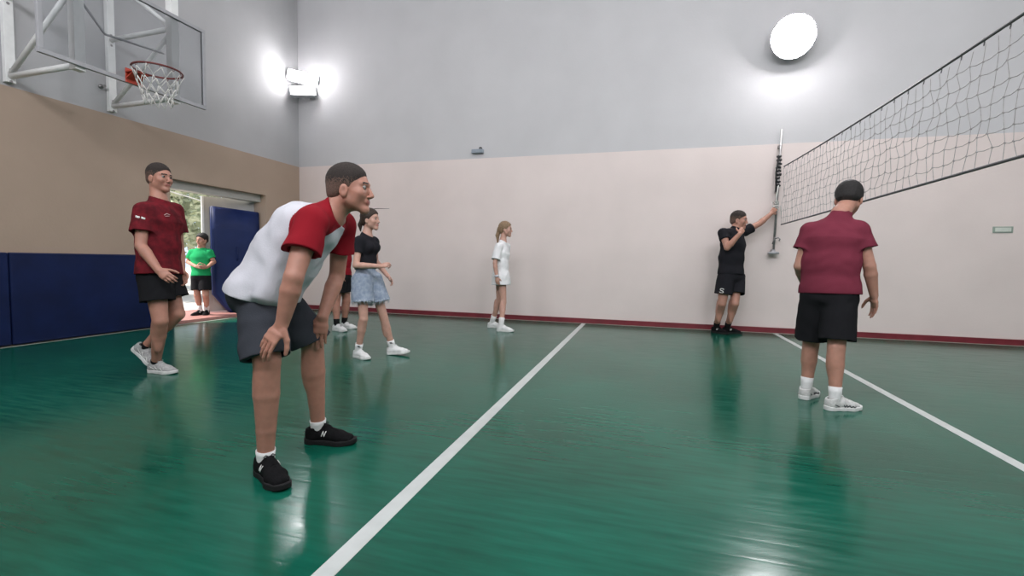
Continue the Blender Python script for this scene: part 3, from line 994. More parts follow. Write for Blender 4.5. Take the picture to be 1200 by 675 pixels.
def person(key, label, s=1.0, vox=.006, skin_key='tan', female=False, hair='buzz', hair_mat='hair_dark', shirt='white_cotton', sleeves=None,
           sleeve=.55, sleeve_r=.078, bulk=1.0, hem=.06, hem_n=None, shorts='black_cloth', leg=.85, leg_r=.115, waist=.06, sock=.10, sock_mat='white_sock',
           shoe='white', calf=1.0, neck_open=.012, folds=.004, flare=1.0, group=None, raglan=False, belly=0., head=1.0, collar=.035, loose=False, hem_at=None, tail_b=1.0, mid_b=1.0, pel_b=None, thigh_a=.108, fade=False, seat=.118):
    Q = POSES[key]
    P = {k: np.array(v, float) for k, v in Q.items() if k not in ('grip', 'step')}
    hs = s * head
    Fd, U = nrm(P['face']), nrm(P['headup'])
    U = nrm(U - Fd * (U @ Fd))
    Lh = np.cross(U, Fd)
    H = P['head']
    hp = lambda x, y, z: H + (Lh * x + Fd * y + U * z) * hs
    HA = np.array([Lh, Fd, U])
    latH, latS = nrm(P['hipL'] - P['hipR']), nrm(P['shL'] - P['shR'])
    latM = nrm(latH + latS)
    uc = .5 * (P['shL'] + P['shR'])
    pel, mid, che, nec = P['pelvis'], P['mid'], P['chest'], P['neck']
    spine = nrm(nec - pel)
    # feet
    feet = {}
    for sd in 'RL':
        A, d, pitch = Q['step'][sd]
        A, d = np.array(A), np.array(d)
        a = math.radians(pitch)
        up = np.array([0, 0, 1.])
        yv = d * math.cos(a) - up * math.sin(a)
        zv = up * math.cos(a) + d * math.sin(a)
        xv = np.cross(yv, zv)
        c = A.copy()
        if pitch < 0: c = A + (-.06 * s * d) - (-.06 * s) * yv          # heel stays on the floor
        elif pitch > 0: c = A + up * .085 * s - zv * .085 * s
        feet[sd] = (c, xv, yv, zv)
        P['ank' + sd] = c + zv * .085 * s
    base = np.mean([feet[k][0] for k in 'RL'], axis=0)
    zb = min(feet[k][0][2] for k in 'RL')
    root = empty('person', (float(base[0]), float(base[1]), float(zb)), label, 'person', group)
    # ---------------- body
    allp = np.array([v for k, v in P.items() if k not in ('face', 'headup')])
    lo, hi = allp.min(0) - .22, allp.max(0) + .22
    lo[2] = zb - .02
    B = Field(lo, hi, vox)
    tw = (.86 if female else 1.) * s
    B.add(eseg(pel, mid, (.150 * tw, .10 * tw), (.125 * tw, .088 * tw), latH, latM), .05)
    B.add(eseg(mid, che, (.125 * tw, .088 * tw), (.140 * tw, .10 * tw), latM, latS), .05)
    B.add(eseg(che, uc * .6 + che * .4, (.140 * tw, .10 * tw), (.125 * tw, .08 * tw), latS), .05)
    B.add(seg(uc * .35 + nec * .65, nec, .062 * tw, .058 * tw), .03)
    nr = (.047 if female else .057) * s
    B.add(seg(nec - spine * .02, hp(0, -.022, -.055), nr * 1.06, nr), .025)
    m = (.84 if female else 1.) * s
    for sd in 'RL':
        sh, el, wr = P['sh' + sd], P['el' + sd], P['wr' + sd]
        B.add(seg(uc * .5 + nec * .5, sh, .05 * m, .052 * m), .04)
        B.add(seg(sh, sh * .55 + el * .45, .056 * m, .047 * m), .03)
        B.add(seg(sh * .55 + el * .45, el, .047 * m, .0395 * m), .006)
        fa = el * .72 + wr * .28
        B.add(seg(el, fa, .0395 * m, .0425 * m), .010)
        B.add(seg(fa, wr, .0425 * m, .0275 * m), .006)
        hd = Q['grip'][sd]
        hand(B, wr, np.array(hd[0]), np.array(hd[1]), sd, s * (.9 if female else 1.04), hd[2], hd[3], P)
        hp_, kn, an = P['hip' + sd], P['kn' + sd], P['ank' + sd]
        B.add(seg(hp_, kn, .084 * m * 1.0, .056 * m), .03)
        B.add(seg(kn, kn * .66 + an * .34, .0555 * m, .054 * m * calf), .010)
        c, xv, yv, zv = feet[sd]
        cf = kn * .72 + an * .28
        B.add(ell(cf - yv * .018 * s, np.array((.046, .046, .15)) * m * calf, np.array([xv, yv, nrm(kn - an)])), .02)
        B.add(seg(kn * .66 + an * .34, kn * .30 + an * .70, .054 * m * calf, .0415 * m), .006)
        B.add(seg(kn * .30 + an * .70, an, .0415 * m, .0335 * s), .006)
        B.add(seg(an, c + yv * .0 + zv * .05 * s, .0335 * s, .030 * s), .006)
        B.add(eseg(c + zv * .05 * s - yv * .02 * s, c + zv * .045 * s + yv * .10 * s, (.028 * s, .028 * s), (.034 * s, .020 * s), xv), .01)
    # ---------------- head
    B.add(ell(hp(0, -.014, .034), np.array((.074, .096, .086)) * hs, HA), .02)
    B.add(ell(hp(0, .030, -.022), np.array((.060, .060, .082)) * hs, HA), .03)
    for x in (1, -1):
        B.add(seg(hp(.047 * x, .004, -.058), hp(.012 * x, .070, -.100), .021 * hs, .017 * hs), .025)
        B.add(seg(hp(.040 * x, .058, -.028), hp(.036 * x, .045, -.055), .024 * hs, .018 * hs), .025)
        B.sub(ell(hp(.031 * x, .098, .002), np.array((.017, .014, .012)) * hs, HA), .012)
        B.add(seg(hp(.012 * x, .086, .020), hp(.044 * x, .070, .020), .0095 * hs, .009 * hs), .014)
        B.add(ell(hp(.075 * x, -.004, -.022), np.array((.011, .021, .032)) * hs, HA), .006)
        B.sub(ell(hp(.087 * x, .0, -.020), np.array((.008, .011, .019)) * hs, HA), .005)
    B.add(seg(hp(0, .074, -.103), hp(0, .078, -.099), .018 * hs, .016 * hs), .02)
    B.add(seg(hp(0, .086, .012), hp(0, .108, -.034), .0075 * hs, .0115 * hs), .010)
    for x in (1, -1): B.add(ell(hp(.011 * x, .098, -.040), np.array((.0085, .010, .007)) * hs, HA), .006)
    B.add(ell(hp(0, .082, -.064), np.array((.025, .014, .016)) * hs, HA), .012)
    B.add(seg(hp(-.016, .089, -.060), hp(.016, .089, -.060), .0052 * hs, .0052 * hs), .006)
    B.add(seg(hp(-.014, .0885, -.070), hp(.014, .0885, -.070), .0060 * hs, .0060 * hs), .006)
    B.sub(seg(hp(-.020, .099, -.065), hp(.020, .099, -.065), .0028 * hs, .0028 * hs), .004)
    V, Fc = B.mesh(2)
    fc = V[Fc].mean(1)
    lc = (fc - H) @ HA.T / hs
    fm = np.zeros(len(Fc), int)
    fm[(np.abs(lc[:, 0]) < .022) & (lc[:, 1] > .086) & (lc[:, 2] < -.0555) & (lc[:, 2] > -.0755) & (lc[:, 1] < .115)] = 1
    brow = np.abs(lc[:, 2] - .020 - .004 * np.sin(np.abs(lc[:, 0]) * 60)) < (.0045 if not female else .0030)
    fm[(np.abs(lc[:, 0]) > .012) & (np.abs(lc[:, 0]) < .046) & brow & (lc[:, 1] > .055)] = 2
    link_mesh('body', arrays_to_mesh('body', V, Fc, True, fm), [SKIN[skin_key], M['lips_light' if female else 'lips'], M['brow']], root)
    for x in (1, -1):
        c = hp(.031 * x, .0775, .002)
        bm = bmesh.new()
        bmesh.ops.create_uvsphere(bm, u_segments=20, v_segments=14, radius=.0125 * hs, matrix=Matrix.Translation(Vector(c)))
        for f in bm.faces:
            f.smooth = True
            if (f.calc_center_median() - Vector(c)).normalized().dot(Vector(Fd)) > .80: f.material_index = 1
        me = bpy.data.meshes.new('eye')
        bm.to_mesh(me)
        bm.free()
        link_mesh('eye', me, [M['eye_white'], M['iris']], root)
    # ---------------- hair
    G = Field(H - .30 * hs, H + .22 * hs, min(vox, .005))
    off = {'buzz': .006, 'short': .013, 'tied': .012, 'pony': .012}[hair]
    G.add(ell(hp(0, -.014, .034), (np.array((.074, .096, .086)) + off) * hs, HA), .01)
    G.add(ell(hp(0, -.052, -.028), (np.array((.056, .052, .05)) + off * .6) * hs, HA), .03)
    if hair in ('buzz', 'short'):
        ys = np.array([-.12, -.06, -.03, -.014, -.008, .020, .026, .040, .060, .078, .11])
        zs = np.array([-.074, -.070, -.056, -.024, .006, -.030, -.002, .016, .032, .058, .066])
    else:
        ys = np.array([-.12, -.05, -.02, .012, .03, .05, .07, .085, .11])
        zs = np.array([-.080, -.075, -.030, -.012, .010, .032, .054, .068, .072])
    def hl(Pp, d):
        q = (Pp - H) @ HA.T / hs
        up_ = q[:, 2] - np.interp(q[:, 1], ys, zs)
        return np.maximum(d + (off * .93 * hs * (1 - np.clip(up_ / .03, 0, 1)) if hair in ('buzz', 'short') else 0), -up_ * .7 * hs)
    G.each(hl, .2)
    wv = waves(7, 6, (.012, .03))
    G.each(lambda Pp, d: d + (.0010 if hair == 'buzz' else .0022) * wv(Pp), .02)
    if hair in ('tied', 'pony'):
        down = np.array([0, 0, -1.])
        r0, ln = (.026, .12) if hair == 'tied' else (.034, .23)
        a = hp(0, -.100, -.005 if hair == 'tied' else .0)
        b_ = a - Fd * .03 * hs + down * ln * .45
        c_ = a - Fd * .025 * hs + down * ln
        G.add(seg(hp(0, -.085, .0), a, .03 * hs, r0 * hs), .012)
        G.add(seg(a, b_, r0 * hs, r0 * .95 * hs), .012).add(seg(b_, c_, r0 * .95 * hs, .009 * hs), .012)
        wv2 = waves(9, 5, (.010, .02), (0, 0, 1))
        G.each(lambda Pp, d: d + .002 * wv2(Pp), .02)
    hv, hf = G.mesh(1)
    hm = None
    if fade:
        q = (hv[hf].mean(1) - H) @ HA.T / hs
        rn = np.random.RandomState(3).uniform(-.022, .022, len(hf))
        hm = (q[:, 2] + rn < .030 - .10 * np.clip(q[:, 1] - .02, 0, 1)).astype(int)
    hobj = link_mesh('hair', arrays_to_mesh('hair', hv, hf, True, hm), [M[hair_mat], M['hair_fade']] if fade else M[hair_mat], root)
    # ---------------- shirt
    tops = np.array([P[k] for k in ('pelvis', 'mid', 'chest', 'neck', 'shL', 'shR', 'elL', 'elR')])
    S = Field(tops.min(0) - .30, tops.max(0) + .26, vox * .85)
    w = bulk * s
    if female: w *= .88
    down = -nrm(mid - pel)
    hn = down if hem_n is None else nrm(hem_n)
    ho = pel + down * hem
    if hem_at is not None: ho = np.asarray(hem_at, float)
    tail = pel + down * (hem + .12)
    fw = nrm(np.cross(latM, spine))
    fw = -fw if fw @ (feet['R'][2] + feet['L'][2]) < 0 else fw
    T = [(tail, (.185 * flare, .135 * flare * tail_b)), (pel, (.178 * (1 + flare) / 2, .130 * (pel_b or tail_b))), (mid + fw * belly * .5, (.170, .128 * mid_b)), (che, (.178, .126 * (1 + mid_b) / 2)), (uc * .55 + che * .45, (.160, .100))]
    if 'drapeA' in P: S.add(eseg(P['drapeA'], P['drapeB'], (.165 * s, .10 * s), (.215 * s, .085 * s), latS, latH, .8), .07)
    lats = [latH, latH, latM, latS, latS]
    for (p0, ab0), (p1, ab1), l0, l1 in zip(T[:-1], T[1:], lats[:-1], lats[1:]):
        S.add(eseg(p0, p1, (ab0[0] * w, ab0[1] * w), (ab1[0] * w, ab1[1] * w), l0, l1, .9), .05)
    if female and not loose:
        for x in (1, -1): S.add(ell(che + fw * .085 * s + latS * .06 * x * s + spine * .01, np.array((.062, .055, .062)) * s, np.eye(3)), .04)
    S.add(seg(uc * .55 + che * .45, nec - spine * .028, .09 * w, .058 * s), .05)
    S.add(seg(nec - spine * .03, nec * .55 + hp(0, -.022, -.06) * .45, .066 * m, nr + .010), .03)
    for sd in 'RL':
        S.add(seg(uc * .42 + nec * .58 - spine * .012, P['sh' + sd], .056 * s, .062 * m), .04)
    for sd in 'RL':
        sh, el = P['sh' + sd], P['el' + sd]
        e = sh + (el - sh) * sleeve
        n = nrm(el - sh)
        sr = sleeve_r * (.86 if female else 1) * s
        S.add(hollow(seg(sh - n * .0, e + n * .05, .066 * m, sr), e, n, .07, .021), .035)
    wvA, wvB = waves(hash_(key), 6, (.06, .13)), waves(hash_(key) + 5, 5, (.16, .3))
    S.each(lambda Pp, d: d + folds * wvA(Pp) + folds * 1.2 * wvB(Pp))
    pre = S.a.copy()
    def hemcut(Pp, d):
        q = (Pp - ho) @ hn
        near = np.abs((Pp - ho) @ nrm(np.cross(hn, (0, 1, .1)))) < 1
        return np.where(near, np.maximum(np.maximum(d, q), -np.maximum(d + .011, -(q + .07))), d)
    # the hem plane only cuts the trunk, not the hanging sleeves
    arm_guard = [(P['sh' + sd], P['el' + sd]) for sd in 'RL']
    S.each(hemcut, .5)
    nx = nrm(hp(0, -.022, -.06) - nec)
    nq = nec + nx * collar
    fwn = nrm(fw - nx * (fw @ nx))
    ncut = nrm(nx - fwn * -.42)
    def necklow(Pp, d):
        q = (Pp - nq) @ ncut
        rad = np.linalg.norm(np.cross(Pp - nec, nx), axis=1)
        return np.where(rad < .13 * s, np.maximum(d, np.where(rad < nr + .05 * s, q, q - 1)), d)
    S.each(necklow, .3)
    S.sub(seg(nq - nx * .02, nq + nx * .10, nr + neck_open * .55, nr + neck_open), .006)
    V, Fc = S.mesh(2)
    if sleeves:
        fc = V[Fc].mean(1)
        lab = np.zeros(len(Fc), int)
        for i, sd in enumerate('RL'):
            sh, el = P['sh' + sd], P['el' + sd]
            dirn = nrm(el - sh)
            lat = latS * (1 if sd == 'L' else -1)
            # raglan seam: from the collar to the armpit
            a = nec + spine * .015 + lat * .030
            def dist(p, q):
                w_ = np.clip((fc - p) @ (q - p) / ((q - p) @ (q - p)), 0, 1)
                return np.linalg.norm(fc - p - w_[:, None] * (q - p), axis=1)
            red = np.minimum(dist(a, sh) - .088 * s, dist(sh, el) - (sleeve_r * s + .014))
            lab[(red < 0) & ((fc - nec) @ lat > .012)] = i + 1
        shirt_o = None
        for li, nm in ((0, 't_shirt'), (1, 'sleeve'), (2, 'sleeve')):
            sel = Fc[lab == li]
            if not len(sel): continue
            u, inv = np.unique(sel, return_inverse=True)
            ob = link_mesh(nm, arrays_to_mesh(nm, V[u], inv.reshape(sel.shape)), M[shirt if li == 0 else sleeves], root if li == 0 else shirt_o)
            if li == 0: shirt_o = ob
            else: ob['label'] = 'red raglan sleeve'
        tee = shirt_o
    else:
        tee = link_mesh('t_shirt', arrays_to_mesh('t_shirt', V, Fc), M[shirt], root)
    # ---------------- shorts
    hips = np.array([P[k] for k in ('pelvis', 'hipL', 'hipR', 'knL', 'knR')])
    K = Field(hips.min(0) - .26, hips.max(0) + .26, vox * .85)
    wp = w if not female else w * .98
    up_s = nrm(mid - pel)
    K.add(cutprim(eseg(pel + up_s * (waist + .08), pel - up_s * .05, (.150 * wp, .112 * wp), (.172 * wp, .130 * wp), latH), (pel + up_s * waist, up_s)), .03)
    for sd in 'RL':
        hp_, kn = P['hip' + sd], P['kn' + sd]
        n = nrm(kn - hp_)
        e = hp_ + (kn - hp_) * leg
        nn = nrm(n * .75 + np.array([0, 0, -.25]))
        K.add(hollow(eseg(hp_ + n * -.02, e + n * .06, (thigh_a * s, seat * s), (leg_r * s, leg_r * 1.05 * s), latH), e, nn, .08, .021), .025)
    wvC, wvD = waves(hash_(key) + 9, 6, (.06, .12)), waves(hash_(key) + 15, 4, (.13, .25))
    K.each(lambda Pp, d: d + folds * .9 * wvC(Pp) + folds * wvD(Pp))
    pants = link_mesh('shorts', arrays_to_mesh('shorts', *K.mesh(2)), M[shorts], root)
    # ---------------- socks and shoes
    um, sm, lm_ = shoe_meshes(shoe)
    socks = {}
    for sd in 'RL':
        c, xv, yv, zv = feet[sd]
        kn, an = P['kn' + sd], P['ank' + sd]
        ax = nrm(kn - an)
        prof = []
        rr = lambda t: (.0345 + .012 * np.clip(t / .2, 0, 1)) * s
        p0 = c + zv * .05 * s
        b = MB()
        pts = [p0, an * .6 + p0 * .4, an, an + ax * sock * .5 * s, an + ax * sock * s]
        rad = [.035 * s, .0375 * s, .0385 * s, rr(sock * .5) + .004, rr(sock) + .0045]
        n = 24
        x0 = nrm(xv - ax * (xv @ ax))
        y0 = np.cross(ax, x0)
        rings = []
        for p, r in zip(pts + [pts[-1], pts[-1] - ax * .012], rad + [rad[-1] - .004, rad[-1] - .006]):
            rings.append([b.bm.verts.new(Vector(p + (x0 * math.cos(2 * PI * k / n) + y0 * math.sin(2 * PI * k / n)) * r * (1 + .02 * math.sin(5 * k)))) for k in range(n)])
        for i in range(len(rings) - 1):
            for k in range(n):
                f = b.bm.faces.new((rings[i][k], rings[i][(k + 1) % n], rings[i + 1][(k + 1) % n], rings[i + 1][k]))
                f.smooth = True
        socks[sd] = b.build('sock', M[sock_mat], root)
        so = bpy.data.objects.new('shoe', um)
        COL.objects.link(so)
        so.parent = root
        mw = Matrix(((xv[0], yv[0], zv[0], c[0]), (xv[1], yv[1], zv[1], c[1]), (xv[2], yv[2], zv[2], c[2]), (0, 0, 0, 1))) @ Matrix.Diagonal((s, s, s, 1))
        so.matrix_local = Matrix.Translation(-root.location) @ mw
        for nm, me in (('sole', sm), ('laces', lm_)) + tuple(('side_mark', km) for km in MARKS.get(shoe, ())):
            o = bpy.data.objects.new(nm, me)
            COL.objects.link(o)
            o.parent = so
    return dict(root=root, P=P, feet=feet, tee=tee, shorts=pants, socks=socks, hair=hobj, hp=hp, fw=fw, latS=latS, latH=latH, spine=spine, F=Fd, U=U, s=s)

def hash_(k): return sum(ord(c) * (i + 1) for i, c in enumerate(k)) % 1000
POSES = {
 'front': {'pelvis': (-0.899, -6.223, 0.909), 'mid': (-0.806, -6.186, 1.087), 'chest': (-0.695, -6.147, 1.209), 'neck': (-0.57, -6.105, 1.304), 'head': (-0.48, -6.072, 1.43), 'shR': (-0.531, -6.306, 1.234), 'shL': (-0.644, -5.92, 1.263), 'elR': (-0.521, -6.433, 0.977), 'wrR': (-0.578, -6.442, 0.765), 'elL': (-0.702, -5.882, 0.967), 'wrL': (-0.682, -6.035, 0.747), 'drapeA': (-0.745, -6.189, 1.092), 'drapeB': (-0.802, -6.229, 0.868), 'hipR': (-0.843, -6.312, 0.889), 'hipL': (-0.924, -6.128, 0.875), 'knR': (-0.695, -6.413, 0.581), 'knL': (-0.78, -5.999, 0.588), 'face': (0.961, 0.277, -0.02), 'headup': (0.058, 0.017, 0.998), 'grip': {'R': ((-0.385, -0.45, -0.806), (-0.057, 0.933, -0.355), 0.35, 1.25), 'L': ((-0.087, -0.159, -0.983), (-0.334, 0.796, -0.504), 0.3, 1.0)}, 'step': {'R': ((-0.738, -6.385, 0.0), (0.899, -0.437, 0.0), 0.0), 'L': ((-0.779, -5.956, 0.0), (0.974, 0.226, 0.0), 0.0)}},
 'leftman': {'pelvis': (-3.19, -5.046, 0.925), 'mid': (-3.205, -5.036, 1.155), 'chest': (-3.212, -5.024, 1.385), 'neck': (-3.218, -5.015, 1.569), 'head': (-3.217, -5.003, 1.768), 'shR': (-3.18, -5.178, 1.451), 'shL': (-3.231, -4.857, 1.487), 'elR': (-3.129, -5.244, 1.147), 'wrR': (-2.956, -5.227, 0.94), 'elL': (-3.229, -4.834, 1.162), 'wrL': (-3.142, -4.876, 0.923), 'hipR': (-3.151, -5.121, 0.874), 'hipL': (-3.226, -4.966, 0.868), 'knR': (-3.069, -5.141, 0.494), 'knL': (-3.12, -4.945, 0.532), 'face': (0.999, 0.035, -0.029), 'headup': (0.0, 0.0, 1.0), 'grip': {'R': ((0.86, 0.042, -0.509), (-0.454, 0.835, -0.309), 0.8, 0.9), 'L': ((0.378, -0.118, -0.918), (0.454, -0.835, -0.309), 0.7, 0.9)}, 'step': {'R': ((-3.256, -5.051, 0.0), (0.997, 0.071, 0.0), 0.0), 'L': ((-3.418, -5.028, 0.132), (0.961, 0.277, 0.0), 42)}},
 'girl': {'pelvis': (-1.901, -3.782, 0.886), 'mid': (-1.915, -3.776, 1.043), 'chest': (-1.911, -3.767, 1.182), 'neck': (-1.907, -3.756, 1.339), 'head': (-1.876, -3.738, 1.497), 'shR': (-1.907, -3.897, 1.25), 'shL': (-1.906, -3.625, 1.262), 'elR': (-1.898, -3.972, 0.998), 'wrR': (-1.633, -3.927, 0.993), 'elL': (-1.921, -3.569, 1.044), 'wrL': (-1.739, -3.6, 0.876), 'hipR': (-1.903, -3.858, 0.833), 'hipL': (-1.874, -3.694, 0.828), 'knR': (-1.855, -3.9, 0.427), 'knL': (-1.754, -3.663, 0.414), 'face': (0.998, 0.064, 0.0), 'headup': (0.0, 0.0, 1.0), 'grip': {'R': ((0.919, 0.275, 0.281), (-0.131, 0.84, -0.527), 1.35, 0.85), 'L': ((0.702, -0.083, -0.707), (-0.446, -0.806, -0.39), 0.7, 0.9)}, 'step': {'R': ((-1.947, -3.862, 0.0), (0.927, -0.374, 0.0), 0.0), 'L': ((-1.679, -3.6, 0.0), (0.99, 0.14, 0.0), -6)}},
 'white': {'pelvis': (-1.156, -1.269, 0.815), 'mid': (-1.162, -1.259, 1.014), 'chest': (-1.155, -1.247, 1.187), 'neck': (-1.142, -1.231, 1.387), 'head': (-1.109, -1.211, 1.568), 'shR': (-1.164, -1.399, 1.288), 'shL': (-1.125, -1.075, 1.3), 'elR': (-1.19, -1.474, 1.04), 'wrR': (-1.156, -1.487, 0.821), 'elL': (-1.17, -1.052, 1.027), 'wrL': (-1.177, -1.066, 0.822), 'hipR': (-1.123, -1.332, 0.817), 'hipL': (-1.19, -1.206, 0.812), 'knR': (-1.082, -1.354, 0.436), 'knL': (-1.194, -1.219, 0.435), 'face': (0.986, 0.16, -0.05), 'headup': (0.0, 0.0, 1.0), 'grip': {'R': ((0.193, -0.007, -0.981), (-0.179, 0.984, 0.0), 0.6, 0.9), 'L': ((0.032, -0.052, -0.998), (0.276, -0.961, 0.0), 0.6, 0.9)}, 'step': {'R': ((-1.075, -1.482, 0.0), (0.997, 0.071, 0.0), 0.0), 'L': ((-1.333, -1.154, 0.0), (0.99, 0.14, 0.0), 0.0)}},
 'wall': {'pelvis': (2.254, -0.512, 0.943), 'mid': (2.253, -0.498, 1.175), 'chest': (2.272, -0.481, 1.382), 'neck': (2.302, -0.459, 1.602), 'head': (2.347, -0.437, 1.751), 'shR': (2.108, -0.622, 1.541), 'shL': (2.458, -0.321, 1.585), 'elR': (2.15, -0.749, 1.315), 'wrR': (2.306, -0.786, 1.518), 'elL': (2.67, -0.243, 1.707), 'wrL': (2.836, -0.186, 1.861), 'hipR': (2.174, -0.591, 0.866), 'hipL': (2.347, -0.438, 0.866), 'knR': (2.129, -0.638, 0.481), 'knL': (2.31, -0.606, 0.486), 'face': (0.928, -0.353, -0.119), 'headup': (0.0, 0.0, 1.0), 'grip': {'R': ((0.49, 0.456, 0.743), (0.041, 0.978, 0.206), 1.1, 0.8), 'L': ((0.59, 0.305, 0.748), (0.173, 0.932, 0.318), 0.9, 0.9)}, 'step': {'R': ((2.097, -0.366, 0.0), (0.719, -0.694, 0.0), 0.0), 'L': ((2.258, -0.355, 0.0), (0.999, -0.034, 0.0), 0.0)}},
 'right': {'pelvis': (2.38, -4.064, 0.884), 'mid': (2.38, -4.051, 1.094), 'chest': (2.394, -4.037, 1.266), 'neck': (2.444, -4.01, 1.484), 'head': (2.534, -3.894, 1.602), 'shR': (2.546, -4.072, 1.342), 'shL': (2.257, -3.978, 1.342), 'elR': (2.616, -4.11, 1.073), 'wrR': (2.673, -4.065, 0.854), 'elL': (2.191, -3.982, 1.064), 'wrL': (2.309, -3.772, 0.88), 'hipR': (2.439, -4.111, 0.849), 'hipL': (2.308, -4.025, 0.839), 'knR': (2.405, -4.186, 0.461), 'knL': (2.31, -3.945, 0.426), 'face': (0.328, 0.808, -0.49), 'headup': (0.208, 0.454, 0.866), 'grip': {'R': ((0.192, 0.153, -0.969), (-0.985, -0.175, 0.0), 0.32, 0.66), 'L': ((0.479, 0.604, -0.637), (0.915, -0.403, 0.0), 0.6, 0.9)}, 'step': {'R': ((2.395, -4.241, 0.0), (0.927, 0.376, 0.0), 0.0), 'L': ((2.288, -3.968, 0.0), (0.587, 0.81, 0.0), 0.0)}},
 'boy': {'pelvis': (-6.405, -1.936, 0.747), 'mid': (-6.414, -1.93, 0.895), 'chest': (-6.422, -1.923, 1.043), 'neck': (-6.417, -1.911, 1.22), 'head': (-6.407, -1.9, 1.354), 'shR': (-6.56, -1.957, 1.129), 'shL': (-6.275, -1.875, 1.134), 'elR': (-6.645, -1.971, 0.965), 'elL': (-6.217, -1.847, 0.972), 'wrR': (-6.323, -2.081, 0.89), 'wrL': (-6.139, -2.039, 0.886), 'hipR': (-6.468, -1.957, 0.701), 'hipL': (-6.336, -1.918, 0.703), 'knR': (-6.431, -1.995, 0.393), 'knL': (-6.289, -1.955, 0.395), 'face': (0.13, -0.987, -0.098), 'headup': (0.0, 0.0, 1.0), 'grip': {'R': ((0.981, -0.188, -0.047), (-0.262, 0.912, 0.316), 0.6, 0.9), 'L': ((-0.282, -0.952, -0.122), (-0.262, 0.912, 0.316), 0.6, 0.9)}, 'step': {'R': ((-6.427, -1.938, 0.045), (-0.069, -0.998, -0.0), 0.0), 'L': ((-6.392, -1.846, 0.045), (0.588, -0.809, 0.0), 0.0)}},
 'red': {'pelvis': (-3.376, -2.208, 0.824), 'mid': (-3.377, -2.195, 1.041), 'chest': (-3.371, -2.181, 1.246), 'neck': (-3.365, -2.167, 1.463), 'head': (-3.352, -2.152, 1.643), 'shR': (-3.339, -2.323, 1.341), 'shL': (-3.393, -2.025, 1.356), 'elR': (-3.335, -2.389, 1.078), 'wrR': (-3.291, -2.392, 0.83), 'elL': (-3.415, -1.996, 1.082), 'wrL': (-3.395, -2.004, 0.845), 'hipR': (-3.354, -2.288, 0.776), 'hipL': (-3.381, -2.129, 0.77), 'knR': (-3.38, -2.316, 0.434), 'knL': (-3.345, -2.119, 0.42), 'face': (0.982, 0.18, -0.05), 'headup': (0.0, 0.0, 1.0), 'grip': {'R': ((0.124, -0.021, -0.992), (-0.179, 0.984, 0.0), 0.6, 0.9), 'L': ((0.124, -0.021, -0.992), (0.276, -0.961, 0.0), 0.6, 0.9)}, 'step': {'R': ((-3.353, -2.345, 0.0), (0.97, -0.241, 0.0), 0.0), 'L': ((-3.397, -2.107, 0.0), (0.99, 0.14, 0.0), 0.0)}},
}
# ------------------------------------------------------------------ the eight people
front = person('front', 'young man bent forward with hands on knees, white T-shirt with red sleeves and charcoal shorts', s=1.07, vox=.0045,
               skin_key='tan', hair='buzz', shirt='white_cotton', sleeves='red_cotton', sleeve=.55, sleeve_r=.082, bulk=1.03, hem=.035,
               hem_n=(-.29, -.08, -.95), tail_b=.66, pel_b=.88, belly=.05, mid_b=1.12, seat=.098, thigh_a=.090, flare=1.30, fade=True, collar=.03, shorts='charcoal_cloth', leg=.96, leg_r=.098, sock=.042, shoe='black', calf=1.0, folds=.0065)
leftman = person('leftman', 'man in dark red mottled jersey and black shorts walking along the blue wall pad', s=1.06, vox=.006, skin_key='tan',
                 hair='buzz', fade=True, shirt='maroon_mottled', sleeve=.62, sleeve_r=.088, bulk=1.06, hem=.03, shorts='black_cloth', leg=.55, leg_r=.12,
                 sock=.03, sock_mat='black_sock', shoe='grey', flare=1.12, collar=.012)
girl = person('girl', 'young woman walking in black T-shirt and frayed light denim shorts, hair tied back', s=.95, vox=.0055, skin_key='light', female=True,
              hair='tied', hair_mat='hair_brown', shirt='black_tee', sleeve=.5, sleeve_r=.066, bulk=.90, hem=-.07, shorts='denim', leg=.55,
              leg_r=.125, waist=.085, sock=.085, shoe='white', folds=.003, collar=.0)
white = person('white', 'girl standing by the back wall in a long white T-shirt, white socks and sneakers', s=.97, vox=.0065, skin_key='light', female=True,
               hair='pony', hair_mat='hair_blond', shirt='bright_cotton', sleeve=.80, sleeve_r=.088, bulk=1.02, hem=.12, shorts='white_cotton', leg=.18,
               leg_r=.10, sock=.13, shoe='white', collar=-.005, flare=1.3, loose=True, tail_b=1.15)
wallman = person('wall', 'man in black T-shirt by the back wall, one arm stretched out to the net pole', s=1.06, vox=.0065, skin_key='warm',
                 hair='buzz', fade=True, shirt='black_tee', sleeve=.46, sleeve_r=.074, bulk=1.08, hem=.02, shorts='black_tee', leg=.62, leg_r=.122, sock=.10,
                 sock_mat='black_sock', shoe='black', folds=.0035, head=1.08)
right = person('right', 'man seen from behind with bowed head, in plain maroon T-shirt, near the net', s=1.02, vox=.0055, skin_key='warm',
               hair='short', hair_mat='hair_black', shirt='maroon_cloth', sleeve=.52, sleeve_r=.088, bulk=1.08, hem=.03, shorts='black_cloth', leg=.86,
               leg_r=.118, sock=.085, shoe='trail', folds=.0035, calf=1.0, collar=.042, head=1.07)
boy = person('boy', 'boy in bright green T-shirt and black shorts standing in the open doorway', s=.84, vox=.006, skin_key='warm', hair='short',
             hair_mat='hair_black', shirt='green_cotton', sleeve=.6, sleeve_r=.08, bulk=1.0, hem=.02, shorts='black_cloth', leg=.72, leg_r=.11, sock=.12,
             shoe='black', collar=.01, folds=.003, head=1.12)
red = person('red', 'person in red T-shirt, black shorts and black socks, mostly hidden behind the bent man', s=1.0, vox=.0065, skin_key='tan', hair='buzz',
             shirt='red_cotton', sleeve=.6, sleeve_r=.085, bulk=1.0, hem=.0, shorts='black_cloth', leg=.6, leg_r=.115, sock=.09, sock_mat='black_sock',
             shoe='blackwhite')

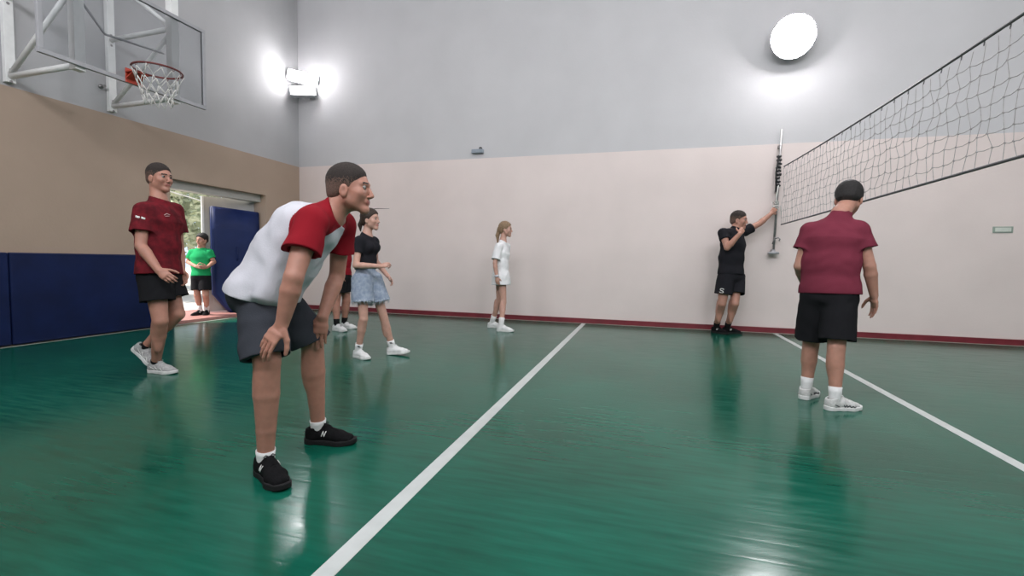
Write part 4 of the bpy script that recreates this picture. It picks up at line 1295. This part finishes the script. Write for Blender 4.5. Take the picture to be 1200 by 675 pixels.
# ---- prints and small details on the clothes
def grid_on(o, ax, ay, lines): return [[o + ax * x + ay * y for x, y in ln] for ln in lines]
def dense(ln, n=5):
    out = []
    for (x0, y0), (x1, y1) in zip(ln[:-1], ln[1:]):
        out += [(x0 + (x1 - x0) * i / n, y0 + (y1 - y0) * i / n) for i in range(n)]
    return out + [ln[-1]]

def mark(pr, target, o, d, ax, ay, lines, m, name, th=.004):
    return decal(pr[target] if isinstance(target, str) else target, None, o, d, grid_on(o, ax, ay, [dense(l) for l in lines]), M[m], name, .001, th)

# two white patches on the sleeve and a small chest print of the mottled jersey
p = leftman
o = p['P']['shR'] + (p['P']['elR'] - p['P']['shR']) * .18
arm = nrm(p['P']['elR'] - p['P']['shR'])
inward = nrm(p['latS'] * .85 - p['fw'] * .5)
across = nrm(np.cross(arm, inward))
mark(p, 'tee', o, inward, across, -arm, [[(-.032, .008), (-.006, .0), (-.006, -.008), (-.032, .0)], [(.008, .0), (.030, -.008), (.030, -.016), (.008, -.008)]], 'mark_white', 'sleeve_patch', .0055)
o = p['P']['chest'] + p['spine'] * .045 - p['latS'] * .075
mark(p, 'tee', o, -p['fw'], p['latS'], p['spine'], [[(-.025, .0), (.0, .012), (.028, .0)], [(-.02, -.010), (.02, -.010)]], 'mark_pink', 'chest_print', .0035)
# small white letter on the shorts of the man at the back wall
p = wallman
o = p['P']['hipR'] * .52 + p['P']['knR'] * .48 - p['latH'] * .07
thigh = nrm(p['P']['knR'] - p['P']['hipR'])
inward = nrm(-p['fw'] + p['latH'] * .75)
across = nrm(np.cross(thigh, inward))
if across @ p['latH'] < 0: across = -across
mark(p, 'shorts', o, inward, across, -thigh, [[(x * .72, y * .72) for x, y in ((.034, .030), (.018, .042), (-.016, .042), (-.030, .026), (-.020, .006), (.020, -.006), (.030, -.026), (.016, -.042), (-.018, -.042), (-.034, -.030))]], 'mark_white', 'logo', .006)
# dark dashes on the white socks of the young woman
p = girl
for sd in 'RL':
    an, kn = p['P']['ank' + sd], p['P']['kn' + sd]
    ax = nrm(kn - an)
    o = an + ax * .055
    cd = nrm(np.array((1.0, -8.2, 1.0)) - o)
    cd = nrm(cd - ax * (cd @ ax))
    sx = np.cross(cd, ax)
    mark(p, p['socks'][sd], o, -cd, sx, ax, [[(-.016, -.004), (.014, .004)], [(-.010, .008), (.016, .010)]], 'mark_dark', 'sock_mark', .004)
# frayed hem of the denim shorts
rnd = random.Random(21)
me = girl['shorts'].data
off = root_loc(girl['shorts'])
legs = [(girl['P']['hip' + sd], girl['P']['kn' + sd]) for sd in 'RL']
fr = MB()
hemv = []
for v in me.vertices:
    q = np.array(v.co + off)
    for hp_, kn in legs:
        t_ = (q - hp_) @ nrm(kn - hp_) / np.linalg.norm(kn - hp_)
        r_ = np.linalg.norm(q - hp_ - nrm(kn - hp_) * ((q - hp_) @ nrm(kn - hp_)))
        if .515 < t_ < .62 and r_ > .085: hemv.append(q)
rnd.shuffle(hemv)
for q in hemv[:230]:
    ln = rnd.uniform(.015, .055)
    d = Vector((rnd.gauss(0, .25), rnd.gauss(0, .25), -1)).normalized()
    a = Vector(q) + Vector((0, 0, .008))
    fr.tube([a, a + d * ln * .5 + Vector((rnd.gauss(0, .002), rnd.gauss(0, .002), 0)), a + d * ln], .0022, 4, True, .001)
girl['shorts']['label'] = 'light blue denim shorts with a frayed hem'
fr.build('fringe', M['fringe'], girl['shorts'])
# loose strand of hair blown forward from her head
h_ = girl['hp']
st = MB().tube([Vector(h_(.01, .03, .118)), Vector(h_(.005, .10, .122)), Vector(h_(0, .17, .118)), Vector(h_(0, .235, .120))], .004, 6, True, .0015)
st.build('loose_strand', M['hair_brown'], girl['hair'])
# pale band on the wrist of the girl in white
p = white
w_, e_ = p['P']['wrR'], p['P']['elR']
ax = nrm(w_ - e_)
MB().lathe(Vector(w_ - ax * .035), Vector(ax), [(0, .030), (0.004, .034), (.028, .034), (.032, .030)], 24).build('wristband', M['white_cotton'], p['root'])
